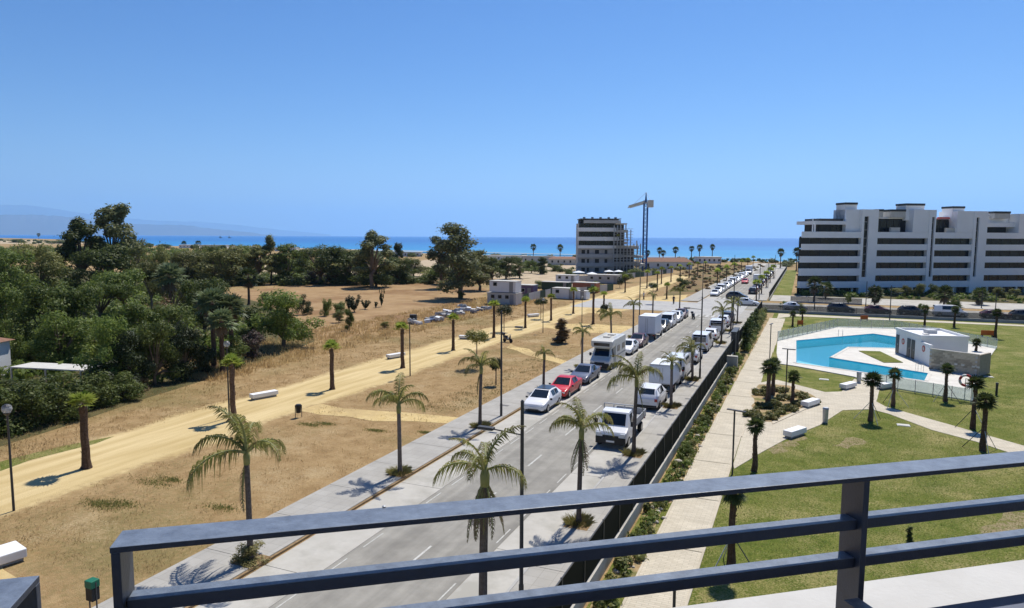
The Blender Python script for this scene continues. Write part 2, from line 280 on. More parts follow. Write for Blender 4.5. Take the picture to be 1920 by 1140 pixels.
# ------------------------------------------------------------------ mesh building
class MB:
    def __init__(s): s.v = []; s.f = []; s.m = []
    def add(s, vs, fs, mi=0):
        o = len(s.v); s.v += [tuple(p) for p in vs]; s.f += [tuple(i + o for i in f) for f in fs]; s.m += [mi] * len(fs); return s
    def box(s, x0, x1, y0, y1, z0, z1, mi=0):
        return s.add([(x0, y0, z0), (x1, y0, z0), (x1, y1, z0), (x0, y1, z0), (x0, y0, z1), (x1, y0, z1), (x1, y1, z1), (x0, y1, z1)],
                     [(0, 3, 2, 1), (4, 5, 6, 7), (0, 1, 5, 4), (1, 2, 6, 5), (2, 3, 7, 6), (3, 0, 4, 7)], mi)
    def obox(s, o, d, n, s0, s1, t0, t1, z0, z1, mi=0):
        P = lambda a, b, z: (o[0] + d[0] * a + n[0] * b, o[1] + d[1] * a + n[1] * b, z)
        return s.add([P(s0, t0, z0), P(s1, t0, z0), P(s1, t1, z0), P(s0, t1, z0), P(s0, t0, z1), P(s1, t0, z1), P(s1, t1, z1), P(s0, t1, z1)],
                     [(0, 3, 2, 1), (4, 5, 6, 7), (0, 1, 5, 4), (1, 2, 6, 5), (2, 3, 7, 6), (3, 0, 4, 7)], mi)
    def tube(s, pts, rad, n=8, mi=0, cap=True):
        pts = [Vector(p) for p in pts]; k = len(pts); rad = rad if isinstance(rad, (list, tuple)) else [rad] * k
        vs = []
        for i, p in enumerate(pts):
            t = (pts[min(i + 1, k - 1)] - pts[max(i - 1, 0)]).normalized(); a = t.orthogonal().normalized() if abs(t.z) < 0.99 else Vector((1, 0, 0)); b = t.cross(a); a = b.cross(t)
            for j in range(n):
                q = 2 * PI * j / n; vs.append(p + (a * math.cos(q) + b * math.sin(q)) * rad[i])
        fs = [(i * n + j, i * n + (j + 1) % n, (i + 1) * n + (j + 1) % n, (i + 1) * n + j) for i in range(k - 1) for j in range(n)]
        if cap: fs += [tuple(range(n - 1, -1, -1)), tuple((k - 1) * n + j for j in range(n))]
        return s.add(vs, fs, mi)
    def prism(s, poly, z0, z1, mi=0):
        n = len(poly); tri = tessellate_polygon([[Vector((p[0], p[1], 0)) for p in poly]])
        s.add([(p[0], p[1], z1) for p in poly], tri, mi)
        return s.add([(p[0], p[1], z) for z in (z0, z1) for p in poly], [(i, (i + 1) % n, n + (i + 1) % n, n + i) for i in range(n)], mi)
    def ball(s, c, r, nu=10, nv=7, mi=0):
        rx, ry, rz = r if isinstance(r, (tuple, list)) else (r, r, r); vs = [(c[0], c[1], c[2] - rz)]
        for i in range(1, nv):
            a = -PI / 2 + PI * i / nv
            vs += [(c[0] + rx * math.cos(a) * math.cos(2 * PI * j / nu), c[1] + ry * math.cos(a) * math.sin(2 * PI * j / nu), c[2] + rz * math.sin(a)) for j in range(nu)]
        vs.append((c[0], c[1], c[2] + rz)); L = len(vs) - 1; fs = []
        for j in range(nu):
            fs.append((0, 1 + (j + 1) % nu, 1 + j)); fs.append((L, L - nu + j, L - nu + (j + 1) % nu))
            for i in range(nv - 2): a = 1 + i * nu; fs.append((a + j, a + (j + 1) % nu, a + nu + (j + 1) % nu, a + nu + j))
        return s.add(vs, fs, mi)
    def mesh(s, name, mats, smooth=False, fix=True, bevel=0, seg=2):
        me = bpy.data.meshes.new(name); me.from_pydata(s.v, [], s.f)
        for m in (mats if isinstance(mats, (list, tuple)) else [mats]): me.materials.append(M(m) if isinstance(m, str) else m)
        if any(s.m): me.polygons.foreach_set('material_index', s.m)
        if fix or bevel:
            b = bmesh.new(); b.from_mesh(me)
            if fix: bmesh.ops.recalc_face_normals(b, faces=b.faces)
            if bevel:
                ed = [e for e in b.edges if len(e.link_faces) == 2 and e.calc_face_angle(0) > 0.5]
                bmesh.ops.bevel(b, geom=ed, offset=bevel, segments=seg, affect='EDGES', clamp_overlap=True, profile=0.6)
            b.to_mesh(me); b.free()
        if smooth == 'auto':
            me.polygons.foreach_set('use_smooth', [True] * len(me.polygons)); me.set_sharp_from_angle(angle=0.62)
        elif smooth: me.polygons.foreach_set('use_smooth', [True] * len(me.polygons))
        return me
    def obj(s, name, mats, parent=None, loc=None, **k):
        return link(name, s.mesh(name, mats, **k), parent, loc)
def link(name, data, parent=None, loc=None, rz=0, sc=None):
    o = bpy.data.objects.new(name, data); COL.objects.link(o)
    if parent is not None: o.parent = parent
    if loc is not None: o.location = loc
    if rz: o.rotation_euler.z = rz
    if sc is not None: o.scale = sc if isinstance(sc, (tuple, list)) else (sc,) * 3
    return o
def tag(o, label=None, cat=None, group=None, kind=None):
    if label: o['label'] = label
    if cat: o['category'] = cat
    if group: o['group'] = group
    if kind: o['kind'] = kind
    return o
def thing(name, label, cat, loc=(0, 0, 0), rz=0, group=None):
    o = link(name, None, None, loc, rz); o.empty_display_size = 0.3; return tag(o, label, cat, group)
def struct(name, mb, mats, **k): return tag(mb.obj(name, mats, **k), kind='structure')
KIDS = {}
def kids(o):
    return [c for c in o.children]
def dup(root, loc, rz=0, label=None, group=None, sc=None):
    def cp(o, par):
        c = o.copy(); COL.objects.link(c); c.parent = par
        for q in list(o.children): cp(q, c)
        return c
    r = cp(root, None); r.location = loc; r.rotation_euler = (0, 0, rz)
    if sc is not None: r.scale = (sc,) * 3 if not isinstance(sc, (tuple, list)) else sc
    if label: r['label'] = label
    if group: r['group'] = group
    return r
def sheet(name, poly, z, m, kind='structure', cut=None):
    mb = MB(); tri = tessellate_polygon([[Vector((p[0], p[1], 0)) for p in poly]]); mb.add([(p[0], p[1], z) for p in poly], tri)
    me = mb.mesh(name, m)
    if len(me.polygons) and me.polygons[0].normal.z < 0: me.flip_normals()
    return tag(link(name, me), kind=kind)
def dens(poly, step=6.0):
    out = []
    for i, p in enumerate(poly):
        q = poly[(i + 1) % len(poly)]; k = max(1, int(math.hypot(q[0] - p[0], q[1] - p[1]) / step))
        for j in range(k):
            t = j / k; w = 0.0 if j == 0 else random.uniform(-0.45, 0.45); dx, dy = q[0] - p[0], q[1] - p[1]; L = math.hypot(dx, dy) or 1
            out.append((p[0] + dx * t - dy / L * w, p[1] + dy * t + dx / L * w))
    return out

# ================================================================== THE SETTING
def Gs(*pts): return [tuple(G(u, v))[:2] for u, v in pts]
# land down to the shoreline, sea beyond it
shore = [(420, 470), (120, 428), (-7, 408), (-56, 396), (-110, 405), (-181, 426)] + [tuple(G(u, v))[:2] for u, v in ((800, 475), (640, 467.5), (480, 463.5), (300, 461), (190, 457), (110, 448.5), (0, 446), (-60, 445))]
pool = Gs((1493, 640), (1637, 627), (1697, 636), (1697, 655), (1590, 652), (1555, 672), (1740, 702), (1733, 716), (1493, 682))
def ringsheet(mb, outer, inner, z):
    pts = [Vector((p[0], p[1], z)) for p in outer] + [Vector((p[0], p[1], z)) for p in inner]
    mb.add(pts, tessellate_polygon([[Vector((p[0], p[1], 0)) for p in outer], [Vector((p[0], p[1], 0)) for p in inner]]))
mb = MB(); ringsheet(mb, [(-4200, -60), (420, -60)] + shore, pool, 0.0); struct('ground', mb, 'dry_ground')
sheet('sea', [(-60000, -200), (60000, -200), (60000, 90000), (-60000, 90000)], -0.9, 'sea')
bp = [(x, y) for x, y in shore]
sheet('beach', dens([(p[0], p[1] - 0.2) for p in bp[1:9]], 30) + [(-700, 620), (-420, 520), (-270, 440), (-176, 404), (-108, 386), (-55, 378), (-8, 390), (118, 410)], 0.02, 'beach')
# far shore hills across the bay: ridges with real depth
def ridge(name, pts, dist, back):
    mb = MB(); cols = []
    for i, (u, v) in enumerate(pts):
        d = ray(u, v); k = dist / math.hypot(d[0], d[1]); top = max(EYE + d[2] * k, 20)
        q = (d[0] * k, d[1] * k); un = (d[0] / math.hypot(d[0], d[1]), d[1] / math.hypot(d[0], d[1]))
        row = []
        for t, hh in ((-1.0, -5), (-0.75, 0.22), (-0.5, 0.5), (-0.25, 0.78), (0, 1), (0.5, 0.5), (1, -5)):
            z = hh if hh < 0 else top * hh * (1 + (0 if hh == 1 else random.uniform(-.03, .03)))
            row.append((q[0] + un[0] * back * t, q[1] + un[1] * back * t, z))
        cols.append(row)
    k = len(cols[0])
    mb.add([p for r in cols for p in r], [(i * k + j, i * k + j + 1, (i + 1) * k + j + 1, (i + 1) * k + j) for i in range(len(cols) - 1) for j in range(k - 1)])
    struct(name, mb, 'hill')
mat('hill', (0.13, 0.12, 0.10), 0.95, (0.09, 0.09, 0.07), 0.0006, spec=0.05)
def jag(pts, n=5, a=1.0):
    out = []
    for (u, v), (u2, v2) in zip(pts, pts[1:]):
        out += [(u + (u2 - u) * k / n, v + (v2 - v) * k / n + (random.uniform(-a, a) if k else 0)) for k in range(n)]
    return out + [pts[-1]]
ridge('hills', jag([(-300, 410), (-120, 402), (0, 403), (60, 402), (110, 405), (150, 409), (200, 416), (260, 420), (310, 421), (360, 423), (400, 429), (450, 434), (500, 440), (520, 441.5)]), 26000, 2600)
ridge('mountains', jag([(-300, 404), (-150, 392), (0, 384), (50, 385), (100, 391), (150, 399), (230, 409), (300, 414), (380, 416), (440, 421), (500, 428), (560, 434), (620, 440)], 5, 0.6), 46000, 4500)

mat('manhole', (0.16, 0.155, 0.145), 0.7, (0.11, 0.105, 0.1), 8)
layered('patch_soil', (0.30, 0.235, 0.13), [((0.16, 0.165, 0.04), [(3.5, .5), (16, .5)], .47, .56), ((0.44, 0.36, 0.22), [(22, .6), (1.5, .4)], .52, .62)], 1.0, 26)
# road corridor, straight to the sea
Y0, Y1, YF = 10.0, 122.0, 372.0
sheet('asphalt_road', [(-16.7, -40), (-11.3, -40), (-11.3, YF), (-16.7, YF)], 0.016, 'asphalt')
sheet('cross_street', [(-9.4, 131), (90, 131), (90, 146), (-9.4, 146)], 0.012, 'asphalt')
cs = sheet('street_crossing', [(-40, 121.5), (-19.2, 121.5), (-19.2, 118), (-9.4, 118), (-9.4, 150), (-19.2, 150), (-19.2, 140), (-40, 140)], 0.022, 'concrete')
for nm, x0, x1 in (('parking_lane', -19.1, -16.7), ('parking_lane', -11.3, -9.5)):
    k = 0; y = -40.0
    base = sheet(nm, [(x0, -40), (x1, -40), (x1, 118), (x0, 118)], 0.006, 'paver_joint')
    bays = MB().box(-(x1 - x0) / 2 + .015, (x1 - x0) / 2 - .015, -2.485, 2.485, -0.02, 0.014).mesh('concrete_bay', 'concrete_white')
    while y < 116:
        link('concrete_bay', bays, base, ((x0 + x1) / 2, y + 2.5, 0.006)); y += 5.0
    tag(base, kind='structure')
    sheet(nm, [(x0, 150), (x1, 150), (x1, YF), (x0, YF)], 0.018, 'concrete_white')
def pavement(x0, x1, ya, yb, L):
    b = struct('pavement', MB().box(x0, x1, ya, yb, -0.05, 0.105), 'paver_joint')
    n = int((yb - ya) / L); me = MB().box(-(x1 - x0) / 2 + .012, (x1 - x0) / 2 - .012, -L / 2 + .014, L / 2 - .014, -0.02, 0.022).mesh('pavement_slab', 'walk_tile')
    for i in range(n): link('pavement_slab', me, b, ((x0 + x1) / 2, ya + (i + .5) * L, 0.105 + random.uniform(-.002, .002)))
    return b
pavement(-22.2, -19.3, -40, 120, 4.0); pavement(-9.35, -6.95, -40, 130, 4.0)
pavement(-22.8, -19.3, 142, 372, 10.0); pavement(-9.35, -6.6, 150, 372, 10.0)
kb = struct('kerb', MB().box(-19.29, -19.18, -40, 119.5, -0.05, 0.10), 'soil'); kb.name = 'kerb'
struct('kerb', MB().box(-9.48, -9.36, -40, 119.5, -0.05, 0.11), 'concrete')
dash = MB().box(-.05, .05, -1.1, 1.1, 0, 0.004).mesh('lane_dash', 'road_paint')
rm = thing('road_markings', None, None); tag(rm, kind='structure')
y = -10.0
while y < 360:
    if not 118 < y < 150: link('lane_dash', dash, rm, (-13.9, y, 0.020))
    y += 6.6
pd = MB().box(-.03, .03, -.75, .75, 0, 0.004).mesh('parking_dash', 'road_paint')
y = 8.0
while y < 116:
    link('parking_dash', pd, rm, (-16.45, y, 0.020)); link('parking_dash', pd, rm, (-11.5, y, 0.020)); y += 2.6
zb = MB().box(-.25, .25, -1.6, 1.6, 0, 0.004).mesh('zebra_bar', 'road_paint')
for yy in (116.5, 152.5):
    for i in range(6): link('zebra_bar', zb, rm, (-16.2 + i * 0.95, yy, 0.027))
mc = MB().tube([(0, 0, 0), (0, 0, .012)], .32, 16).mesh('manhole_cover', 'manhole'); dg_ = MB().box(-.35, .35, -.18, .18, 0, .012).mesh('drain_grate', 'manhole')
for x, yy in ((-13.2, 27), (-14.8, 58), (-13.1, 83), (-15, 101)): link('manhole_cover', mc, rm, (x, yy, .018))
for x, yy in ((-8.0, 44), (-7.9, 55), (-8.1, 52.5), (-20.9, 23.5), (-20.6, 47)): link('drain_grate', dg_, rm, (x, yy, .125))
for yy in (112.5, 156.0): link('zebra_bar', zb, rm, (-13.9, yy, 0.020)).rotation_euler.z = PI / 2
# dry park: yellow sand walk, side trails, ploughed field, earthworks
sheet('sand_path', [(-43.2, 4), (-31.8, 4), (-31.8, 330), (-43.2, 330)], 0.008, 'sand_walk')
for pts in ([(560, 770), (700, 790), (850, 795), (880, 785), (700, 770), (600, 757)], [(950, 652), (1010, 672), (1060, 685), (1068, 679), (1000, 660), (958, 645)],
            [(1060, 622), (1180, 628), (1215, 612), (1090, 607), (1000, 610)], [(1090, 585), (1150, 560), (1290, 553), (1290, 575), (1195, 578), (1130, 590)]):
    sheet('sand_trail', dens(Gs(*pts), 2), 0.012, 'sand')
sheet('sand_trail', dens([(-34.5, 12), (-29.5, 16.2), (-26.6, 15.4), (-25, 10), (-30, 6), (-40, 6)], 1.5), 0.012, 'sand')
sheet('green_strip', dens(Gs((0, 866), (110, 838), (215, 818), (180, 832), (60, 862), (0, 884)), 2), 0.012, 'lawn')
sheet('ploughed_field', dens(Gs((330, 560), (450, 545), (600, 531), (740, 529), (860, 530), (920, 545), (870, 575), (780, 600), (700, 625), (600, 640), (560, 610)), 8), 0.006, 'brown_field')
sheet('earthworks', dens(Gs((560, 512), (700, 502), (800, 487), (900, 484), (1100, 488), (1215, 505), (1190, 520), (1080, 538), (960, 540), (930, 522), (790, 522), (640, 527)), 12), 0.006, 'pale_earth')
sheet('bare_hill', dens(Gs((265, 500), (270, 484), (310, 480), (316, 498)), 10), 0.006, 'brown_field')
for pts in ([(0, 457), (0, 449.5), (120, 452), (200, 455), (120, 458)], [(470, 517), (480, 498), (560, 494), (600, 505), (590, 517)], [(75, 530), (75, 500), (110, 498), (100, 530)]): sheet('bare_earth', dens(Gs(*pts), 30), 0.004, 'pale_earth')

# residential garden
mb = MB(); ringsheet(mb, [(-6.5, -20), (90, -20), (90, 127), (-6.5, 127)], pool, 0.02); struct('lawn', mb, 'lawn')
sheet('planting_bed', dens([(-6.45, -10), (-5.35, -10), (-5.3, 80), (-6.3, 80)], 3), 0.03, 'bed_soil')
sheet('planting_bed', [(-6.45, 80), (-4.6, 80), (-4.2, 126), (-6.45, 126)], 0.03, 'bed_soil')
gp = tag(thing('garden_path', None, None), kind='structure')
ps = MB().box(-.98, .98, -2.97, 2.97, 0, 0.045).mesh('path_slab', 'paver_fine')
ke = MB().box(-.05, .05, -2.99, 2.99, 0, 0.065).mesh('edging_stone', 'paver')
y = -8.0
while y < 118:
    dx = 0.012 * max(y - 40, 0); wx = 1 + 0.0012 * max(y - 40, 0)
    link('path_slab', ps, gp, (-4.32 + dx, y + 3, 0.01), sc=(wx, 1, 1))
    link('edging_stone', ke, gp, (-4.32 - 1.03 * wx + dx, y + 3, 0.01)); 
    if not 48 < y < 66: link('edging_stone', ke, gp, (-4.32 + 1.03 * wx + dx, y + 3, 0.01))
    y += 6.0
def path(pts, h=0.05):
    mb = MB().prism(pts, 0.0, h); struct('garden_path', mb, 'paver_fine')
path(Gs((1377, 880), (1430, 848), (1480, 821), (1537, 798), (1580, 770), (1637, 768), (1645, 748), (1650, 726), (1602, 711), (1578, 735), (1547, 736), (1493, 722), (1457, 713), (1437, 716)) + [(-3.26, 64), (-3.2, 40)], 0.048)
path(Gs((1637, 769), (1667, 777), (1747, 807), (1830, 829)) + [(13.3, 47.5), (17, 44), (20.5, 42), (20.5, 45)] + Gs((1913, 835), (1780, 797), (1660, 763), (1640, 752)), 0.044)
path([(-3.5, 118), (-3.5, 125.8), (60, 124.5), (60, 123.4), (-1.0, 122.5)], 0.046)
sheet('flower_bed', dens(Gs((1423, 722), (1480, 724), (1527, 744), (1537, 753), (1500, 772), (1447, 792), (1402, 792)), 1.2), 0.062, 'bed_soil')
struct('bed_edging', MB().prism(Gs((1537, 752), (1541, 755), (1449, 797), (1447, 793)), 0, 0.09), 'paver')
# pool terrace with a cut-out basin
deck = Gs((1458, 635), (1570, 613), (1677, 615), (1870, 651), (1835, 700), (1827, 753), (1820, 753), (1683, 730), (1650, 727), (1602, 708), (1493, 688), (1460, 683), (1456, 663))
ZD = 0.10
mb = MB(); ringsheet(mb, deck, pool, ZD); n = len(deck)
mb.add([(p[0], p[1], z) for z in (-.02, ZD) for p in deck], [(i, (i + 1) % n, n + (i + 1) % n, n + i) for i in range(n)])
struct('pool_terrace', mb, 'deck')
pw = thing('swimming_pool', 'L shaped swimming pool of turquoise water set in the white terrace', 'swimming pool', (0, 0, 0))
mb = MB(); n = len(pool)
mb.add([(p[0], p[1], z) for z in (-1.3, ZD - 0.003) for p in pool], [(i, (i + 1) % n, n + (i + 1) % n, n + i) for i in range(n)])
mb.obj('basin_wall', 'pool_tile', pw, fix=False)
mb = MB(); mb.add([(p[0], p[1], -1.3) for p in pool], tessellate_polygon([[Vector((p[0], p[1], 0)) for p in pool]])); mb.obj('basin_floor', 'pool_tile', pw, fix=False)
mb = MB(); mb.add([(p[0], p[1], 0.0) for p in pool], tessellate_polygon([[Vector((p[0], p[1], 0)) for p in pool]])); wt = mb.obj('water', 'pool_water', pw)
if wt.data.polygons[0].normal.z < 0: wt.data.flip_normals()
a = Gs((1495, 672), (1556, 685), (1738, 712), (1733, 715), (1495, 681.5)); MB().prism(a, -1.25, -0.22).obj('shallow_ledge', 'pool_tile_pale', pw)
mb = MB(); n = len(pool); cx = sum(p[0] for p in pool) / n; cy = sum(p[1] for p in pool) / n
for i, p in enumerate(pool):
    q = pool[(i + 1) % n]; d = Vector((q[0] - p[0], q[1] - p[1])); L = d.length; d /= L; k = max(1, round(L / 1.0)); nn = Vector((d.y, -d.x))
    area = sum(pool[j][0] * pool[(j + 1) % n][1] - pool[(j + 1) % n][0] * pool[j][1] for j in range(n))
    if area < 0: nn = -nn
    for j in range(k): 
        o = (p[0] + d.x * L * (j + .5) / k, p[1] + d.y * L * (j + .5) / k)
        MB().obox(o, d, nn, -L / k / 2 + .01, L / k / 2 - .01, 0.0, 0.32, ZD + .002, ZD + .03).obj('coping_stone', 'deck_edge', pw)
isl = Gs((1610, 660), (1650, 661), (1693, 682), (1657, 682)); struct('grass_island', MB().prism(isl, ZD - .01, ZD + .06), 'lawn')

# balcony the picture is taken from: coping at our side, a white ledge one level below
D2 = Vector((0.7996, 0.6006, 0)); N2 = Vector((0.6006, -0.7996, 0)); O2 = Vector((-1.035, 0.777, 0))
mb = MB().obox(O2, D2, N2, -0.3, 4.5, 0.150, 0.42, EYE - 1.9, EYE - 0.757); struct('parapet', mb, 'coping_blue')
mat('ledge_white', (0.47, 0.455, 0.42), 0.8, (0.53, 0.515, 0.48), 2.0, 0.1, 30)
mb = MB().obox(O2, D2, N2, -3.0, 9.0, -1.585, 0.30, EYE - 2.05, EYE - 1.76); struct('white_ledge', mb, 'ledge_white')
mb = MB().obox(O2, D2, N2, -0.3, 9.0, 0.30, 0.42, 0, EYE - 1.9); struct('house_wall', mb, 'white_render')
struct('balcony_floor', MB().obox(O2, D2, N2, -0.3, 9.0, .421, 2.9, EYE - 1.9, EYE - 1.62), 'paver')
struct('house_wall', MB().obox(O2, D2, N2, -0.3, 9.0, 2.9, 12, 0, EYE + 6), 'white_render')
struct('balcony_ceiling', MB().obox(O2, D2, N2, -0.3, 9.0, .30, 2.899, EYE + 1.25, EYE + 1.5), 'white_render')
struct('house_side_wall', MB().obox(O2, D2, N2, 8.8, 9.0, .43, 2.898, EYE - 1.61, EYE + 1.249), 'white_render')

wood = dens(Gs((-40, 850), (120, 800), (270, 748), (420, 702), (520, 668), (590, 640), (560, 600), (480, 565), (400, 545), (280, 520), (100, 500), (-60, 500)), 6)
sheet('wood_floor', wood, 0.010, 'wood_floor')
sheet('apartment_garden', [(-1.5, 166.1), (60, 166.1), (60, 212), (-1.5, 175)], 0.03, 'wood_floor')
sheet('road_verge', [(-6.4, 150.4), (-2.2, 150.4), (-2.2, 300), (-6.4, 300)], 0.026, 'lawn')
sheet('scrub_ground', dens(Gs((1242, 556), (1335, 547), (1425, 505), (1440, 496), (1310, 498), (1262, 515), (1300, 520), (1262, 540)), 6), 0.010, 'scrub')
sheet('scrub_ground', dens(Gs((1110, 520), (1200, 515), (1275, 503), (1320, 496), (1300, 492), (1200, 500), (1110, 508)), 8), 0.010, 'scrub')
for pts in ([(1440, 843), (1478, 822), (1500, 815), (1515, 822), (1490, 838), (1450, 852)], [(1840, 1000), (1880, 965), (1930, 955), (1950, 985), (1900, 1010)], [(1560, 835), (1600, 820), (1625, 830), (1590, 842)]): sheet('bare_patch', dens(Gs(*pts), .5), 0.024, 'patch_soil')

# ================================================================== BUILDERS: plants
def leafmesh(name, clumps, n, size, m, up=0.3, seed=0, flat=1.0, shell=0.55):
    """n small leaf sprays (folded quads) spread through a set of ellipsoid clumps (cx,cy,cz,rx,ry,rz)."""
    r = np.random.default_rng(seed); C = np.array(clumps, float); vol = (C[:, 3] * C[:, 4] * C[:, 5]) ** 0.7; k = r.choice(len(C), n, p=vol / vol.sum())
    d = r.normal(size=(n, 3)); d /= np.linalg.norm(d, axis=1)[:, None]; rad = (shell + (1 - shell) * r.random(n)) ** 1.0; rad *= 1 + 0.22 * r.standard_normal(n) * (r.random(n) < .35)
    c = C[k, :3] + d * rad[:, None] * C[k, 3:6]
    nr = d * 0.9 + np.array([0, 0, .35]) + r.normal(size=(n, 3)) * .45; nr /= np.linalg.norm(nr, axis=1)[:, None]      # sprays face outwards, so clumps light up on top
    a = np.cross(nr, r.normal(size=(n, 3))); a /= np.linalg.norm(a, axis=1)[:, None]; b = np.cross(nr, a); s = size * (0.6 + 0.8 * r.random(n))[:, None]
    a = a * s; b = b * s * 0.55
    V = np.stack([c - a * .5, c + b * .5, c + a * .6, c - b * .5], 1).reshape(-1, 3)
    me = bpy.data.meshes.new(name); me.vertices.add(len(V)); me.vertices.foreach_set('co', V.ravel()); me.loops.add(len(V)); me.loops.foreach_set('vertex_index', np.arange(len(V)))
    me.polygons.add(n); me.polygons.foreach_set('loop_start', np.arange(n) * 4); me.polygons.foreach_set('loop_total', np.full(n, 4)); me.materials.append(M(m)); me.update(); return me
def limbs(clumps, h0, r0, seed, spread=1.0):
    mb = MB(); rr = random.Random(seed); top = max(c[2] for c in clumps)
    mb.tube([(0, 0, -.3), (rr.uniform(-.1, .1) * h0, rr.uniform(-.1, .1) * h0, h0 * .6), (rr.uniform(-.15, .15) * h0, rr.uniform(-.1, .1) * h0, h0)], [r0 * 1.35, r0, r0 * .8], 8)
    for c in clumps:
        if c[2] < h0 * .8: continue
        mid = (c[0] * .4, c[1] * .4, h0 * .6 + c[2] * .4); mb.tube([(0, 0, h0 * .7), mid, (c[0], c[1], c[2])], [r0 * .55, r0 * .35, r0 * .12], 5)
    return mb
# crowns are modelled about 1 unit high (trunk and crown together) and scaled to each tree
def mk_clumps(kind, seed):
    r = random.Random(seed); U = r.uniform; out = []
    if kind == 'euc':
        for i in range(17):
            z = .34 + .6 * (i / 16) ** .9; w = .27 * (1.15 - z * .8); out.append((U(-w, w), U(-w, w), z, U(.06, .13), U(.06, .13), U(.05, .10)))
    elif kind == 'broad':
        for i in range(26):
            a = U(0, 6.28); q = U(.1, .42); z = U(.10, .86); w = math.sqrt(max(.05, 1 - ((z - .45) / .5) ** 2)) * q; out.append((math.cos(a) * w, math.sin(a) * w, z, U(.12, .2), U(.12, .2), U(.09, .15)))
    elif kind == 'pine':
        for i in range(13):
            a = U(0, 6.28); q = U(.08, .42); z = .80 - q * .5 + U(-.15, .08); out.append((math.cos(a) * q, math.sin(a) * q, z, U(.13, .2), U(.13, .2), U(.075, .13)))
    elif kind == 'round':
        for i in range(22):
            a = U(0, 6.28); z = U(.3, .86); w = .40 * math.sqrt(max(.04, 1 - ((z - .56) / .42) ** 2)) * U(.5, 1); out.append((math.cos(a) * w, math.sin(a) * w, z, U(.11, .17), U(.11, .17), U(.09, .13)))
    elif kind == 'bush':
        for i in range(16):
            a = U(0, 6.28); q = U(0, .42); z = U(.1, .85) * (1 - q * .9); out.append((math.cos(a) * q, math.sin(a) * q, max(.12, z), U(.13, .22), U(.13, .22), U(.12, .2)))
    elif kind == 'column':
        for i in range(9): out.append((U(-.03, .03), U(-.03, .03), .12 + i * .095, .08 - .004 * i, .08 - .004 * i, .09))
    elif kind == 'cactus':
        for i in range(9):
            a = U(0, 6.28); q = U(.05, .3); L = U(.35, .8); out += [(math.cos(a) * q * (t), math.sin(a) * q * t, L * t + .08, .07, .07, .12) for t in (.25, .55, .85)]
    elif kind == 'tall':
        for i in range(20):
            z = .16 + .80 * (i / 19); w = .22 * (1 - abs(z - .45) * 1.1); out.append((U(-w, w), U(-w, w), z, U(.08, .14), U(.08, .14), U(.06, .10)))
    return out
TREES = {}
SPEC = dict(euc=(6500, .030, .40, .022), broad=(9000, .034, .2, .028), pine=(7000, .030, .35, .028), round=(8000, .030, .28, .03), bush=(4200, .045, .08, .02), column=(1300, .045, .1, .02), cactus=(1800, .05, .08, .02), tall=(6500, .030, .2, .022))
def treeproto(kind, leaf, var):
    key = (kind, leaf, var)
    if key not in TREES:
        n, s, h0, r0 = SPEC[kind]; cl = mk_clumps(kind, hash((kind, var)) % 1000 if False else sum(map(ord, kind)) * 7 + var * 131)
        TREES[key] = (leafmesh('crown', cl, n, s, leaf, seed=var * 17 + len(kind)), limbs(cl, h0, r0, var).mesh('trunk', 'bark', smooth=True))
    return TREES[key]
def tree(name, label, cat, group, p, h, w, kind, leaf, var=0, rz=None, lean=0):
    c, t = treeproto(kind, leaf, var); o = thing(name, label, cat, (p[0], p[1], 0), random.uniform(0, 6.28) if rz is None else rz, group)
    sx = w / (0.95 if kind in ('round', 'pine', 'broad', 'bush') else .62 if kind in ('euc', 'tall', 'cactus') else .17)
    o.scale = (sx, sx, h)
    if lean: o.rotation_euler.y = lean
    link('crown', c, o); link('trunk', t, o); return o

def frondmesh(name, a0, bend, L, seed, m='frond', leaflets=34, llen=.32, droop=.6, mt='frond_tip'):
    r = random.Random(seed); mb = MB(); pts = []; x = z = 0; a = a0; n = 12; twist = r.uniform(-.25, .25); y = 0
    for i in range(n + 1):
        pts.append(Vector((x, y, z))); x += math.cos(a) * L / n; z += math.sin(a) * L / n; y += twist * (i / n) * L / n; a -= bend / n * (0.5 + 1.0 * i / n)
    mb.tube(pts, [.028 * (1 - .85 * i / n) for i in range(n + 1)], 4, 1)
    def at(t):
        f = t * n; i = min(int(f), n - 1); q = pts[i].lerp(pts[i + 1], f - i); return q, (pts[i + 1] - pts[i]).normalized()
    for i in range(leaflets):
        t = .12 + .88 * i / (leaflets - 1)
        for sgn in (-1, 1):
            q, tg = at(min(1, max(.05, t + r.uniform(-.012, .012)))); side = Vector((0, sgn, 0)); l = llen * L * (math.sin(PI * min(1, .18 + t * .78)) * .9 + .1) * r.uniform(.75, 1.12)
            up = tg.cross(Vector((0, 1, 0))); up = -up if up.z < 0 else up
            dr = r.uniform(.5, 1.2) * droop; v1 = (side * .8 + tg * .55 + up * r.uniform(0, .35)).normalized() * l * .45; v2 = (side * .45 + tg * .5).normalized() * l * .55 + Vector((0, 0, -dr * l))
            wd = tg * .020 * L * .62; p0 = q; p1 = q + v1; p2 = p1 + v2
            mb.add([p0 - wd * .5, p0 + wd * .5, p1 + wd, p1 - wd, p2], [(0, 1, 2, 3), (3, 2, 4)], 2 if (t > .75 and r.random() < .5) or r.random() < .08 else 0)
    return mb.mesh(name, [m, 'crownshaft', mt], fix=False)
FR = dict(up=[frondmesh('frond', 1.38, 1.7, 1, i, droop=.7, llen=.21) for i in (1, 2)], mid=[frondmesh('frond', 1.0, 2.5, 1, i, droop=1.2, llen=.215) for i in (3, 4, 5)], low=[frondmesh('frond', .5, 2.2, 1, i, droop=1.2, llen=.215) for i in (6, 7)],
          dead=[frondmesh('frond', -1.15, .42, 1, i, m='frond_dead', mt='frond_dead', droop=.3, leaflets=26, llen=.13) for i in (8, 9)])
